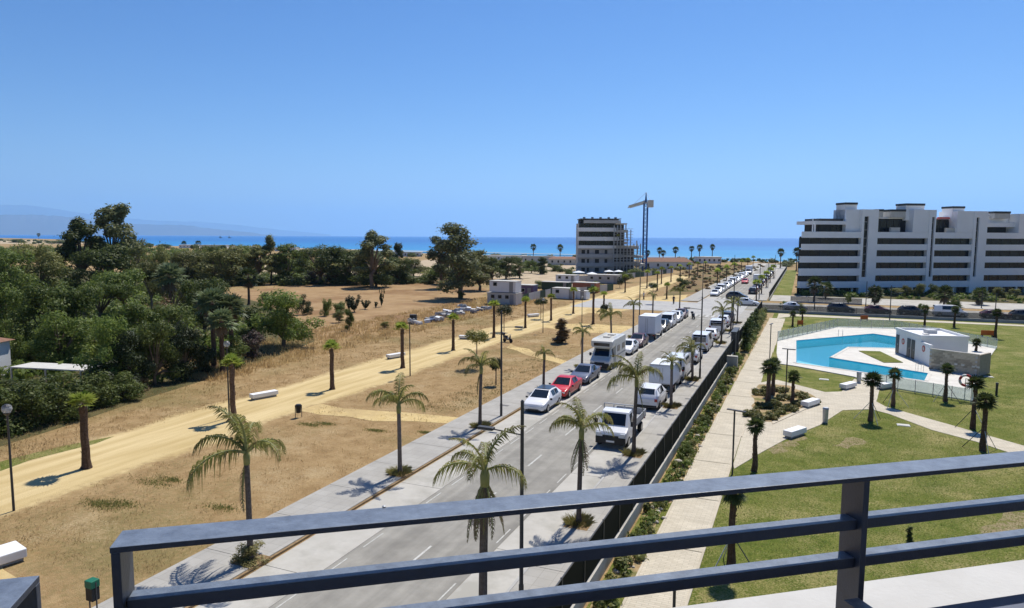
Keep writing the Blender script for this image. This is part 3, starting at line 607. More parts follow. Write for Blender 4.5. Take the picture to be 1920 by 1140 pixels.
def queen_palm(label, group, p, htrunk, L, n=(3, 6, 3, 2), seed=0, rt=.12, wind=0.0, lean=(0, 0), flare=1.6):
    """Feather palm: trunk, crown shaft and single fronds; wind bunches the fronds towards -X."""
    r = random.Random(seed); o = thing('queen_palm', label, 'palm tree', (p[0], p[1], p[2] if len(p) > 2 else .1), 0, group)
    mb = MB(); ln = lambda t: (lean[0] * t * t, lean[1] * t * t, htrunk * t - .1 * (1 - t)); ts = [0, .03, .08, .15, .3, .45, .6, .75, .9, 1.0]
    mb.tube([ln(t) for t in ts], [rt * f for f in (flare, flare * .93, 1.25, 1.08, 1, .97, .95, .92, .9, .85)], 10); mb.obj('trunk', 'palm_trunk', o, smooth=True)
    T = Vector(ln(1)); mb = MB(); mb.tube([T - Vector((0, 0, .1)), T + Vector((0, 0, .25)), T + Vector((0, 0, .55))], [rt * 1.05, rt * 1.15, rt * .5], 8); mb.obj('crown_shaft', 'crownshaft', o, smooth=True)
    k = 0; a = r.uniform(0, 6.28)
    for kind, num in zip(('up', 'mid', 'low', 'dead'), n):
        for i in range(num):
            a += 2.4 + r.uniform(-.25, .25); az = a
            if wind: az = math.atan2(math.sin(a), math.cos(a) - wind)
            f = link('frond', r.choice(FR[kind]), o, T + Vector((0, 0, .1 if kind == 'dead' else .38)), az, L * r.uniform(.85, 1.12) * (.95 if kind == 'dead' else 1)); f.rotation_euler.y = r.uniform(-.15, .15)
    return o
def fanmesh(name, nl, m, md, seed, R=.75, pet=.55, low=-.5, dead=0):
    """Fan palm crown: leaves of ray-shaped segments on petioles."""
    r = random.Random(seed); mb = MB(); az = r.uniform(0, 6)
    for i in range(nl + dead):
        isd = i >= nl; az += 2.4; el = (low + (1.45 - low) * ((i + .5) / nl) ** .8) if not isd else r.uniform(-1.35, -1.0)
        d = Vector((math.cos(az) * math.cos(el), math.sin(az) * math.cos(el), math.sin(el))); s = Vector((-math.sin(az), math.cos(az), 0)); u = d.cross(s); q = d * pet * r.uniform(.7, 1.1)
        mb.add([Vector((0, 0, 0)) - s * .015, s * .015, q + s * .01, q - s * .01], [(0, 1, 2, 3)], 1)
        k = 11; rr = R * r.uniform(.8, 1.15) * (.8 if isd else 1); vs = [q]
        for j in range(k):
            for t, f in ((-.42, .55), (0, 1.0)):
                an = (j + .5 + t * .95 - k / 2) / k * 4.2; e = rr * f * (1 - .12 * abs(an)); vs.append(q + (d * math.cos(an) + s * math.sin(an)) * e + u * (-.15 * e * abs(math.sin(an))) - Vector((0, 0, .22 * e * e / rr)))
        fs = [(0, 1 + 2 * j, 2 + 2 * j) for j in range(k)] + [(0, 2 + 2 * j, 3 + 2 * j) for j in range(k - 1)]; mb.add(vs, fs, 1 if isd else 0)
    return mb.mesh(name, [m, md], fix=False)
FAN = dict(park=[fanmesh('crown', 17, 'fan_leaf', 'frond_dead', i, (.62), .5, .15) for i in (1, 2, 3)], garden=[fanmesh('crown', 30, 'fan_leaf_dark', 'frond_dead', i, .42, .28, -.9) for i in (4, 5, 6)],
           tall=[fanmesh('crown', 34, 'fan_leaf_dark', 'frond_dead', i, .8, .8, -.7, 8) for i in (7, 8)], silver=[fanmesh('crown', 34, 'fan_silver', 'frond_dead', i, .9, .7, -.6, 6) for i in (9, 10)])
def fan_palm(label, group, p, h, sc, kind='park', seed=0, rt=.2, trunk='palm_trunk_dark', name='fan_palm', stakes=0, cat='palm tree', pit=0):
    r = random.Random(seed); o = thing(name, label, cat, (p[0], p[1], 0), r.uniform(0, 6.28), group); hc = h - .45 * sc; mb = MB(); ts = [0, .02, .06, .15, .3, .5, .7, .85, .93, 1]
    rad = [rt * f for f in (1.75, 1.6, 1.3, 1.12, 1.05, 1, .97, 1.0, 1.1, .9)] if kind != 'garden' else [rt * f for f in (1.5, 1.5, 1.45, 1.35, 1.15, 1, .95, .95, 1.0, .9)]
    mb.tube([(r.uniform(-.03, .03), r.uniform(-.03, .03), hc * t - .05) for t in ts], rad, 9)
    if kind in ('park', 'garden'):     # cut leaf bases ruffle the outline
        for i in range(60):
            t = r.uniform(.05, .99); a = r.uniform(0, 6.28); q = Vector((math.cos(a), math.sin(a), 0)); b = Vector((-q.y, q.x, 0)) * .05; c = Vector((0, 0, hc * t)) + q * rt * .95
            mb.add([c - b, c + b, c + q * .07 + Vector((0, 0, .13))], [(0, 1, 2)])
    mb.obj('trunk', trunk, o, fix=False)
    link('crown', r.choice(FAN[kind]), o, (0, 0, hc - .05), r.uniform(0, 6), sc)
    for i in range(stakes):
        a = 2.1 * i + .4; mb = MB(); mb.tube([(math.cos(a) * 1.1, math.sin(a) * 1.1, 0), (math.cos(a) * .12, math.sin(a) * .12, 1.35)], .022, 5); mb.obj('stake', 'offwhite' if i else 'pole_metal', o)
    if pit:
        pass
    return o
def tuft(name, label, cat, group, p, w, h, leaf, seed, n=420):
    key = ('tuft', leaf, seed % 4, n)
    if key not in TREES:
        r = random.Random(seed); mb = MB()
        for i in range(n):
            a = r.uniform(0, 6.28); q = r.random() ** .6 * .35; c = Vector((math.cos(a) * q, math.sin(a) * q, 0)); t = c + Vector((math.cos(a) * r.uniform(.05, .3), math.sin(a) * r.uniform(.05, .3), r.uniform(.5, 1.0) * (1 - q))); s = Vector((-math.sin(a), math.cos(a), 0)) * .009
            mb.add([c - s, c + s, (c + t) / 2 + s + Vector((0, 0, .1)), t], [(0, 1, 2), (0, 2, 3)])
        TREES[key] = mb.mesh(name, leaf, fix=False)
    o = link(name, TREES[key], None, (p[0], p[1], p[2] if len(p) > 2 else 0.02), random.uniform(0, 6), (w, w, h)); return tag(o, label, cat, group)

# ================================================================== BUILDERS: vehicles (front towards -Y, origin on the ground at the middle)
def loft(mb, st, W, mi=0):
    """stations (y, zlow, zmid, zbelt, zroof, halfwidth factor at belt, at roof)"""
    rows = []
    for (y, zl, zb, zr, wb, wr) in st:
        h = W / 2; zm = zl + (zb - zl) * .5; rows.append([(-h * wb * .93, y, zl), (-h * wb, y, zm), (-h * wb * .985, y, zb), (-h * wr, y, zr), (h * wr, y, zr), (h * wb * .985, y, zb), (h * wb, y, zm), (h * wb * .93, y, zl)])
    k = 8; vs = [p for r in rows for p in r]; fs = [(i * k + j, i * k + (j + 1) % k, (i + 1) * k + (j + 1) % k, (i + 1) * k + j) for i in range(len(rows) - 1) for j in range(k)]
    fs += [tuple(range(k)), tuple((len(rows) - 1) * k + j for j in range(k - 1, -1, -1))]; mb.add(vs, fs, mi); return rows
def pane(name, rows, i, j, a, b, root, m='car_glass', ins=(.1, .1, .1, .1), off=.012, out=None):
    q = [Vector(rows[i][a]), Vector(rows[i][b]), Vector(rows[j][b]), Vector(rows[j][a])]
    P = lambda s, t: q[0].lerp(q[1], s).lerp(q[3].lerp(q[2], s), t)
    c = [P(ins[0], ins[2]), P(1 - ins[1], ins[2]), P(1 - ins[1], 1 - ins[3]), P(ins[0], 1 - ins[3])]
    n = (c[1] - c[0]).cross(c[3] - c[0]).normalized(); ctr = sum(c, Vector()) / 4
    if n.dot(ctr - Vector((0, ctr.y if out == 'x' else 0, .8))) < 0: n = -n
    mb = MB(); mb.add([p + n * off for p in c] + [p - n * .02 for p in c], [(0, 1, 2, 3), (0, 1, 5, 4), (1, 2, 6, 5), (2, 3, 7, 6), (3, 0, 4, 7)]); return mb.obj(name, m, root)
WH = {}
def wheels(root, xs, ys, r=.32, w=.21):
    if r not in WH:
        mb = MB(); mb.tube([(-w / 2, 0, 0), (-w / 2 + .03, 0, 0), (w / 2 - .03, 0, 0), (w / 2, 0, 0)], [r * .9, r, r, r * .9], 18); WH[r] = (mb.mesh('wheel', 'tyre', smooth=False), MB().tube([(-w / 2 - .012, 0, 0), (w / 2 + .012, 0, 0)], r * .62, 12).mesh('rim', 'rim'))
    for y in ys:
        for s in (-1, 1):
            o = link('wheel', WH[r][0], root, (s * xs, y, r)); link('rim', WH[r][1], o)
            MB().tube([(s * (xs + w * .42), y, r), (s * (xs + w * .40) + s * .03, y, r)], r * 1.16, 16).obj('wheel_arch', 'black_plastic', root) if False else None
def bits(root, W, L, zf, zr, zp=.42, tail=True):
    for s in (-1, 1):
        MB().box(s * W * .33 - W * .09, s * W * .33 + W * .09, -L / 2 + .015, -L / 2 + .20, zf - .10, zf + .02).obj('headlight', 'headlight', root, bevel=.02)
        MB().box(s * W * .41 - W * .06, s * W * .41 + W * .06, L / 2 - .10, L / 2 + .012, zr - .12, zr + .10).obj('tail_light', 'tail_red', root, bevel=.015)
        MB().box(s * (W / 2 + .10) - .10, s * (W / 2 + .10) + .08, -L * .2 - .06, -L * .2 + .04, zf + .25, zf + .39).obj('mirror', 'black_plastic', root, bevel=.03)
    MB().box(-.26, .26, -L / 2 - .035, -L / 2 - .015, zp - .06, zp + .06).obj('number_plate', 'plate', root); MB().box(-.26, .26, L / 2 + .015, L / 2 + .035, zp + .1, zp + .22).obj('number_plate', 'plate', root)
    MB().box(-W * .24, W * .24, -L / 2 - .014, -L / 2 + .05, zp - .14, zp - .07).obj('grille', 'black_plastic', root)
def car(kind, paint, label, group, loc, heading):
    root = thing(kind + '_car' if kind not in ('van', 'minibus') else kind, label, 'car' if kind not in ('van', 'minibus') else 'van', loc, 0, group); root.rotation_euler.z = heading
    K = dict(hatch=(4.15, 1.76, 1.46), sedan=(4.55, 1.78, 1.43), suv=(4.45, 1.84, 1.64), van=(4.9, 1.90, 1.92), minibus=(5.3, 1.98, 2.05))
    L, W, H = K[kind]; h = L / 2; z = .24; w1 = .80
    if kind in ('hatch', 'suv'):
        b = .92 if kind == 'hatch' else 1.03
        st = [(-h, z, .50, .54, .74, .68), (-h + .12, z, .62, .68, .90, .82), (-h + .45, z, .74, .80, .99, .88), (-h + 1.05, z, b - .03, b + .01, 1, .86), (-h + 1.95, z, b + .01, H - .03, 1, .70), (-h + 2.6, z, b + .02, H, 1, .71), (h - .75, z, b + .06, H - .07, 1, .68), (h - .18, z, b + .08, b + .14, .97, .78), (h, z, .85, .88, .90, .85)]; sp = (3, 4, 5, 6, 7)
    elif kind == 'sedan':
        st = [(-h, z, .50, .54, .74, .68), (-h + .12, z, .60, .66, .90, .82), (-h + .5, z, .72, .78, .99, .88), (-h + 1.25, z, .86, .90, 1, .86), (-h + 2.1, z, .90, H - .03, 1, .68), (-h + 2.7, z, .91, H, 1, .69), (h - 1.25, z, .93, H - .08, 1, .66), (h - .55, z, .96, 1.0, .98, .84), (h - .1, z, .94, .97, .94, .84), (h, z, .82, .84, .90, .85)]; sp = (3, 4, 5, 6, 7)
    else:
        st = [(-h, z, .72, .75, .88, .84), (-h + .12, z, .84, .88, .96, .9), (-h + .75, z, 1.08, 1.12, 1, .9), (-h + 1.45, z, 1.14, H - .08, 1, .82), (-h + 2.1, z, 1.14, H, 1, .84), (h - .9, z, 1.15, H, 1, .84), (h - .12, z, 1.15, H - .04, .99, .83), (h, z, 1.08, H - .30, .97, .85)]; sp = (2, 3, 4, 5, 6)
    mb = MB(); rows = loft(mb, st, W); body = mb.obj('body', 'paint_' + paint, root, bevel=.07, seg=3, smooth='auto')
    a, b_, c, d, e = sp
    pane('windscreen', rows, a, b_, 3, 4, root, ins=(.05, .05, .06, .06))
    for x0, x1 in ((2, 3), (5, 4)):
        pane('side_window', rows, b_, c, x0, x1, root, ins=(.12, .14, .02 if kind != 'van' else .05, .06), out='x'); pane('side_window', rows, c, d, x0, x1, root, ins=(.12, .14, .06, .14), out='x')
        MB().box(*((-W / 2 - .006, -W / 2 + .02) if x0 == 2 else (W / 2 - .02, W / 2 + .006)), -h + 1.45, -h + 2.45, .42, .88).obj('door', 'paint_' + paint, root, bevel=.01)
        MB().box(*((-W / 2 - .006, -W / 2 + .02) if x0 == 2 else (W / 2 - .02, W / 2 + .006)), -h + 2.49, -h + 3.3, .42, .88).obj('door', 'paint_' + paint, root, bevel=.01)
    if kind in ('van', 'minibus'): pane('rear_window', rows, e, e + 1, 3, 4, root, ins=(.08, .08, .05, .1)); MB().box(-W * .36, W * .36, h - .085, h + .008, 1.16, H - .32).obj('rear_window', 'car_glass', root)
    else: pane('rear_window', rows, d, e, 3, 4, root, ins=(.08, .08, .1, .12))
    wheels(root, W / 2 - .09, (-h + .83, h - .85), .31 if kind in ('hatch', 'sedan') else .35); bits(root, W, L, st[1][2] - .02, .82 if kind not in ('van', 'minibus') else 1.0)
    MB().box(-W / 2 * .94, W / 2 * .94, -h + .25, h - .25, .16, .3).obj('underside', 'black_plastic', root); MB().box(-W * .34, W * .34, -h - .015, -h + .1, .20, .30).obj('bumper', 'black_plastic', root, bevel=.02); MB().box(-W * .44, W * .44, h - .1, h + .03, .26, .42).obj('bumper', 'black_plastic', root, bevel=.02)
    return root
def cabfront(root, paint, yf, W=1.95, H=2.15, L=1.9):
    st = [(yf, .35, .85, .88, .92, .88), (yf + .12, .35, 1.0, 1.04, .98, .92), (yf + .62, .35, 1.22, 1.26, 1, .92), (yf + 1.2, .35, 1.26, H - .06, 1, .84), (yf + 1.55, .35, 1.26, H, 1, .85), (yf + L, .35, 1.26, H, 1, .86)]
    mb = MB(); rows = loft(mb, st, W); mb.obj('cab', 'paint_' + paint, root, bevel=.07, seg=3, smooth='auto'); pane('windscreen', rows, 2, 3, 3, 4, root, ins=(.09, .09, .10, .12))
    for a, b in ((2, 3), (5, 4)): pane('side_window', rows, 3, 5, a, b, root, ins=(.1, .16, .05, .25), out='x')
    for s in (-1, 1):
        MB().box(s * W * .38 - .16, s * W * .38 + .16, yf - .015, yf + .18, .78, .98).obj('headlight', 'headlight', root, bevel=.03); MB().box(s * (W / 2 + .16) - .11, s * (W / 2 + .16) + .11, yf + .78, yf + .90, 1.3, 1.62).obj('mirror', 'black_plastic', root, bevel=.03)
    MB().box(-W * .47, W * .47, yf - .05, yf + .12, .3, .74).obj('bumper', 'black_plastic', root, bevel=.03); MB().box(-.5, .5, yf - .02, yf + .05, .66, .84).obj('grille', 'black_plastic', root); MB().box(-.26, .26, yf - .07, yf - .055, .42, .54).obj('number_plate', 'plate', root)
def boxtruck(label, group, loc, heading, Lb=4.0, Hb=3.05, Wb=2.15, m='box_white'):
    root = thing('box_truck', label, 'truck', loc, 0, group); root.rotation_euler.z = heading; L = Lb + 1.95; yf = -L / 2
    cabfront(root, 'white', yf); b = MB().box(-Wb / 2, Wb / 2, yf + 1.95, yf + 1.95 + Lb, .82, Hb).obj('cargo_box', m, root, bevel=.03)
    yr = L / 2
    for s in (-1, 1): MB().box(s * .52 - .5, s * .52 + .5, yr + .002, yr + .03, .92, Hb - .12).obj('rear_door', m, root, bevel=.01); MB().box(s * .12 - .02, s * .12 + .02, yr + .03, yr + .05, 1.0, Hb - .25).obj('door_bar', 'galv', root); MB().box(s * .9 - .1, s * .9 + .1, yr - .05, yr + .03, .6, .76).obj('tail_light', 'tail_red', root)
    for z in (.85, Hb - .03): MB().box(-Wb / 2 - .015, Wb / 2 + .015, yr - .06, yr + .015, z - .03, z + .05).obj('box_frame', 'galv', root)
    MB().box(-.45, .45, yf + .6, yr - .1, .5, .8).obj('chassis', 'black_plastic', root); wheels(root, .88, (yf + .75, yr - 1.1), .36, .24); return root
def flatbed(label, loc, heading):
    root = thing('flatbed_truck', label, 'truck', loc, 0); root.rotation_euler.z = heading; yf = -2.75; cabfront(root, 'white', yf, 2.0, 2.12, 2.0)
    MB().box(-1.02, 1.02, yf + 2.06, 2.75, .86, .96).obj('bed_floor', 'grey_wall', root)
    for s in (-1, 1): MB().box(s * 1.0 - .02, s * 1.0 + .02, yf + 2.1, 2.75, .97, 1.36).obj('side_board', 'galv', root, bevel=.01)
    MB().box(-1.0, 1.0, 2.71, 2.76, .97, 1.36).obj('tailgate', 'galv', root, bevel=.01); mb = MB()
    for x in (-.98, -.35, .35, .98): mb.box(x - .03, x + .03, yf + 2.04, yf + 2.10, .96, 2.3)
    mb.box(-1.0, 1.0, yf + 2.04, yf + 2.10, 2.3, 2.36); mb.box(-1.0, 1.0, yf + 2.04, yf + 2.10, 1.6, 1.65); mb.obj('headboard', 'galv', root)
    for s in (-1, 1): MB().box(s * .85 - .12, s * .85 + .12, 2.76, 2.8, .66, .8).obj('tail_light', 'tail_red', root)
    MB().box(-.45, .45, yf + .6, 2.6, .5, .84).obj('chassis', 'black_plastic', root); wheels(root, .86, (yf + .8, 1.7), .36, .26); return root
def motorhome(label, loc, heading):
    root = thing('motorhome', label, 'motorhome', loc, 0); root.rotation_euler.z = heading; yf = -3.0; cabfront(root, 'cream', yf, 2.0, 2.15, 2.0)
    st = [(yf + .75, 2.17, 2.75, 2.80, 1.08, 1.0), (yf + 1.2, 2.17, 2.9, 2.95, 1.1, 1.05), (yf + 2.1, 2.17, 2.9, 2.95, 1.1, 1.06)]; mb = MB(); loft(mb, st, 2.05); mb.obj('over_cab', 'paint_cream', root, bevel=.05)
    mb = MB(); mb.box(-1.13, 1.13, yf + 2.01, 3.0, .5, 2.93); mb.obj('body', 'paint_cream', root, bevel=.06); MB().box(-.8, .8, yf + .72, yf + .78, 2.32, 2.62).obj('front_window', 'car_glass', root)
    for s in (-1, 1):
        x = (1.12, 1.15) if s > 0 else (-1.15, -1.12)
        MB().box(*x, -.5, .5, 1.6, 2.2).obj('side_window', 'car_glass', root, bevel=.01); MB().box(*x, 1.4, 2.5, 1.6, 2.2).obj('side_window', 'car_glass', root, bevel=.01); MB().box(*x, yf + 2.1, 2.9, 1.2, 1.32).obj('stripe', 'grey_wall', root)
    for y in (-.2, 1.5): MB().box(-.35, .35, y - .35, y + .35, 2.93, 3.06).obj('roof_hatch', 'offwhite', root, bevel=.03)
    mb = MB()
    for s in (-1, 1): mb.tube([(s * .85, -.9, 3.05), (s * .85, 2.7, 3.05)], .02, 5)
    mb.obj('roof_rail', 'galv', root); wheels(root, .9, (yf + .8, 1.6), .36, .24); MB().box(-.5, .5, yf + .6, 2.8, .38, .6).obj('chassis', 'black_plastic', root); return root
def scooter(name, label, cat, loc, rz):
    o = thing(name, label, cat, loc, rz); mb = MB()
    for y in (-.55, .55): MB().tube([(-.05, y, .26), (.05, y, .26)], .26, 12).obj('wheel', 'tyre', o)
    mb.tube([(0, -.55, .26), (0, -.38, 1.0)], .035, 6); mb.tube([(-.32, -.36, 1.02), (.32, -.36, 1.02)], .02, 5); mb.obj('fork', 'galv', o)
    mb = MB(); loft(mb, [(-.42, .4, .7, .95, .8, .5), (-.25, .3, .4, .45, .9, .8), (.1, .3, .55, .7, 1, .8), (.7, .5, .75, .82, .8, .6)], .34); mb.obj('body', 'paint_dark', o, bevel=.02); MB().box(-.14, .14, 0, .72, .74, .84).obj('seat', 'black_plastic', o, bevel=.03); MB().box(-.18, .18, .62, .98, .85, 1.15).obj('top_box', 'paint_dark', o, bevel=.03); return o

# ================================================================== BUILDINGS
def V2(a, b): return Vector((b[0] - a[0], b[1] - a[1], 0)).normalized()
# white apartment block across the cross street. s runs along the facade, t goes into the building
AO = Vector((.4, 173.2, 0)); AD = Vector((.8604, .5095, 0)); AN = Vector((-.5095, .8604, 0)); ARZ = math.atan2(AD.y, AD.x)
apt = thing('apartment_building', 'long white apartment block with balcony bands and stair towers behind the pool', 'building', AO, ARZ)
def ab(name, m, s0, s1, t0, t1, z0, z1, par=apt, **k): return MB().box(s0, s1, t0, t1, z0, z1).obj(name, m, par, **k)
MB().prism([(.2, 1.3), (64, 1.3), (64, 15), (9, 15)], -1, 14.3).obj('core', 'white_render', apt)
LV = [(14.5, 13.0), (11.75, 10.15), (8.9, 7.25), (6.05, 4.2), (3.0, 1.35)]          # balcony bands (top, bottom), dark window rows between
blocks = [(-1.0, 13.9), (17.6, 30.94), (32.7, 42.9), (46.1, 64)]
for bi, (s0, s1) in enumerate(blocks):
    for li, (zt, zb) in enumerate(LV):
        zt -= .10 if li else 0; zb += .08; out = (0, 0, -.15, -.45, -.8)[li] if bi == 0 else 0; e0 = s0 - (0, 0, .25, .4, .5)[li] if bi == 0 else s0
        ab('balcony_band', 'white_render', e0, s1, out, .30, zb, zt); ab('balcony_floor', 'deep_grey', e0 + .1, s1, .30, 1.29, zb, zb + .28)
        zlo = LV[li + 1][0] - .10 if li < 4 else -1.0; n = max(3, round((s1 - s0) / 2.4)); w = (s1 - s0) / n
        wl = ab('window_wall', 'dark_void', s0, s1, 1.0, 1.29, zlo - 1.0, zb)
        for i in range(n):
            fr = MB().box(s0 + i * w + .04, s0 + (i + 1) * w - .04, .9, .998, zlo - .9, zb - .04).obj('window', 'pole_metal', apt)
            MB().box(s0 + i * w + .14, s0 + (i + 1) * w - .14, .86, .898, zlo - .8, zb - .14).obj('pane', 'pane_pale' if random.random() < .2 else 'window_glass', fr)
        if li == 4:
            for i in range(1, 3): ab('balcony_partition', 'grey_stucco', s0 + (s1 - s0) * i / 3 - .08, s0 + (s1 - s0) * i / 3 + .08, .302, .85, zlo, zb)
for i, s in enumerate((2, 5.5, 9, 12.5, 20, 24, 28, 35, 39, 48, 52, 56, 60)): ab('pillar', 'white_render', s - .2, s + .2, .35, .75, -1, 1.35)
# stair towers: white slabs with a tall slit
for (a, b, zt, sl0, sl1, tilt) in ((10.35, 17.9, 19.75, 14.75, 15.5, -.8), (26.9, 32.8, 19.8, 31.95, 32.45, -.4), (38.4, 46.4, 19.6, 43.7, 44.2, -.5), (55, 64, 19.1, 62, 62.4, -.3)):
    lo = sl0 - 1.0
    t = MB(); ab('tower_wall', 'white_render', a, lo, -.02 if a > 12 else .9, 6, 14.52, zt); 
    ab('tower_wall', 'white_render', lo, sl0 + tilt * .5, -.12, 6, -1, zt); ab('tower_wall', 'white_render', sl1, b, -.12, 6, -1, zt); ab('slit_window', 'window_glass', sl0 + tilt * .5, sl1, .35, .6, 3.9, 18.1)
    ab('slit_lintel', 'white_render', sl0 + tilt * .5, sl1, -.12, 6, 18.1, zt); ab('slit_sill', 'white_render', sl0 + tilt * .5, sl1, -.12, 3, -1, 3.9)
    for k in range(7): ab('slit_mullion', 'grey_wall', sl0 + tilt * .5, sl1, .28, .349, 5.4 + k * 1.9, 5.55 + k * 1.9)
for a, b, z0, z1 in ((10.35, 13.4, 19.75, 20.9), (18.6, 20.2, 18.2, 19.4), (22.2, 25.9, 17.9, 19.4), (26.0, 30.8, 19.8, 20.85), (38.3, 41.4, 19.6, 20.3), (49.6, 53.8, 17.8, 19.2)):
    bx = ab('roof_box', 'offwhite' if z0 < 19 else 'white_render', a, b, 1.5, 5.0, z0 - 2.5 if z0 > 19 else 17.96, z1); ab('roof_vent', 'dark_metal', a - .1, b + .1, 1.4, 5.1, z1, z1 + .5, bx)
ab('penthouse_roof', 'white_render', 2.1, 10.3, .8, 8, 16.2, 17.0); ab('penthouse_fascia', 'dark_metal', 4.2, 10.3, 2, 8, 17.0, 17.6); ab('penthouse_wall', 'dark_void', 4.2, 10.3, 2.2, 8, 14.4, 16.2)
for i in range(4): w = ab('window', 'pole_metal', 4.4 + i * 1.45, 5.75 + i * 1.45, 2.1, 2.198, 14.5, 16.1); ab('pane', 'pane_pale' if i < 2 else 'window_glass', 4.5 + i * 1.45, 5.65 + i * 1.45, 2.06, 2.098, 14.6, 16.0, w)
ab('penthouse_post', 'white_render', 1.5, 1.7, .1, .3, 14.5, 17.5); ab('penthouse_post', 'white_render', 2.1, 2.4, .2, .5, 14.5, 16.2)
for a, b in ((18.5, 27.0), (33.0, 39.8)):
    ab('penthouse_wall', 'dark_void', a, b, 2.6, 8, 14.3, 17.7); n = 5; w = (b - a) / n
    for i in range(n): f = ab('window', 'pole_metal', a + i * w + .05, a + (i + 1) * w - .05, 2.5, 2.598, 14.5, 17.5); ab('pane', 'window_glass', a + i * w + .15, a + (i + 1) * w - .15, 2.46, 2.498, 14.6, 17.4, f)
    ab('penthouse_roof', 'white_render', a - .3, b + .3, 2.3, 8, 17.7, 17.95); ab('terrace_planter', 'offwhite', a + 3.2, a + 5.6, .6, 1.2, 14.5, 15.6)
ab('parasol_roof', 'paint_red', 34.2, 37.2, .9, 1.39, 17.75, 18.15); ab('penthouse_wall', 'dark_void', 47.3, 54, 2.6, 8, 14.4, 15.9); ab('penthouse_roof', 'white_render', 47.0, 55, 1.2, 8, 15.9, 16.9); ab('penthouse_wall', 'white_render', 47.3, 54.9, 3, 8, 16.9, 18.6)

# concrete frame building under construction, scaffold at its side, tower crane behind
TO = G(1120, 512); TRZ = math.atan2(.3916, .9201)
tow = thing('unfinished_building', 'grey concrete apartment building under construction near the sea', 'building', TO, TRZ)
def tb(name, m, s0, s1, t0, t1, z0, z1, par=tow): return MB().box(s0, s1, t0, t1, z0, z1).obj(name, m, par)
tb('core', 'raw_concrete', -6.6, 6.4, 3, 14, 0, 18); tb('core', 'deep_grey', 6.4, 9.9, 3.6, 13.6, 0, 17.6); tb('core', 'deep_grey', 9.9, 13.8, 4.6, 13.6, 0, 9.3)
for k in range(7):
    z = .2 + k * 2.9; b = 16.0 - .35 * k if k < 4 else 11.2 - .3 * (k - 4)
    tb('floor_slab', 'offwhite', 6.41, b, .6, 14, z, z + .45 + .5 * (k % 2)); [tb('column', 'raw_concrete', x, x + .35, 1.2, 1.55, z + .96, z + 2.9) for x in (8.2, b - .8)] if k < 6 else None; tb('core', 'deep_grey', -6.0, 7.8, 3, 13, 18, 19.4); tb('roof_slab', 'grey_stucco', -6.3, 8.3, .2, 13.4, 19.4, 19.7)
for zt, zb, a, b, m in ((19.1, 18.0, -5.2, 8.2, 'grey_stucco'), (16.4, 15.0, -7.4, 6.6, 'white_render'), (13.1, 11.7, -7.3, 7.6, 'white_render'), (10.0, 8.9, -7.2, 6.6, 'white_render'), (6.8, 5.6, -7.4, 9, 'grey_stucco'), (3.6, 2.4, -7.6, 10, 'grey_stucco')):
    tb('balcony_band', m, a, b, 0, .3, zb, zt); tb('floor_slab', 'raw_concrete', a + .1, b, .3, 3, zb, zb + .3)
for z0, z1 in ((16.4, 18.0), (13.1, 15.0), (10.0, 11.7)):
    for i in range(6): f = tb('window', 'deep_grey', -6.6 + i * 2.15, -4.5 + i * 2.15, 2.8, 2.99, z0, z1); tb('pane', 'window_glass', -6.5 + i * 2.15, -4.6 + i * 2.15, 2.75, 2.799, z0 + .1, z1 - .1, f)
for zc in (8.9, 5.6, 2.4):
    tb('facade_wall', 'facade_dark', -7.1, 6, .6, .9, zc - 2.1 if zc > 3 else 0, zc)
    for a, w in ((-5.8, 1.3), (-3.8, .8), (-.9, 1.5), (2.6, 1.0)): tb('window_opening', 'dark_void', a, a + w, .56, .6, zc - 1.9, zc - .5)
for x in (-5, -2, 1, 4, 6.5): tb('roof_upstand', 'raw_concrete', x, x + .8, 4, 5, 19.6, 20.3)
for k, (z, b) in enumerate(((9.6, 14.5), (6.4, 16.2), (3.4, 17))): tb('side_balcony', 'white_render' if k % 2 else 'offwhite', 13.82, b + .6, 2, 9, z - .9, z)
sc_ = thing('scaffolding', 'metal scaffolding round the right side of the unfinished building', 'scaffolding', TO, TRZ); mb = MB()
for s in np.arange(5.6, 15.4, 1.2):
    for t in (-.9, -1.9): mb.tube([(s, t, 0), (s, t, 17.2 - (s > 9) * 1.5 - (s > 12.5) * 5)], .10, 4)
for z in np.arange(2, 17, 1.0):
    for t in (-.9, -1.9): mb.tube([(5.6, t, z), (15.2 if z < 10 else 12.4, t, z)], .08, 4)
mb.obj('tube_frame', 'galv', sc_); mb = MB()
for z in np.arange(2, 17, 2.0): mb.box(5.6, 12.4 if z > 10 else 15.2, -1.85, -.95, z, z + .07)
mb.obj('deck_boards', 'stone', sc_); MB().box(6.4, 7.6, -2.0, -1.95, 13.3, 14.2).obj('safety_net', 'leaf_yellow', sc_); MB().box(9.3, 10.1, -2.0, -1.95, 10.5, 11.4).obj('safety_net', 'offwhite', sc_)
CP = G(1208, 508); crane = thing('tower_crane', 'blue tower crane with cream jib beside the unfinished building', 'crane', (CP[0], CP[1], 0)); hm = tall(CP, 381); mb = MB()
for z in np.arange(0, hm, 1.6):
    for a, b in (((-.7, -.7), (.7, -.7)), ((.7, -.7), (.7, .7)), ((.7, .7), (-.7, .7)), ((-.7, .7), (-.7, -.7))):
        mb.tube([(*a, z), (*b, z + 1.6)], .09, 4); mb.tube([(*a, z), (*b, z)], .07, 4)
for a in ((-.7, -.7), (.7, -.7), (.7, .7), (-.7, .7)): mb.tube([(*a, 0), (*a, hm)], .16, 4)
mb.obj('mast', 'crane_blue', crane); MB().tube([(0, 0, hm), (0, 0, hm + 4.2)], [.5, .12], 4).obj('apex', 'crane_blue', crane)
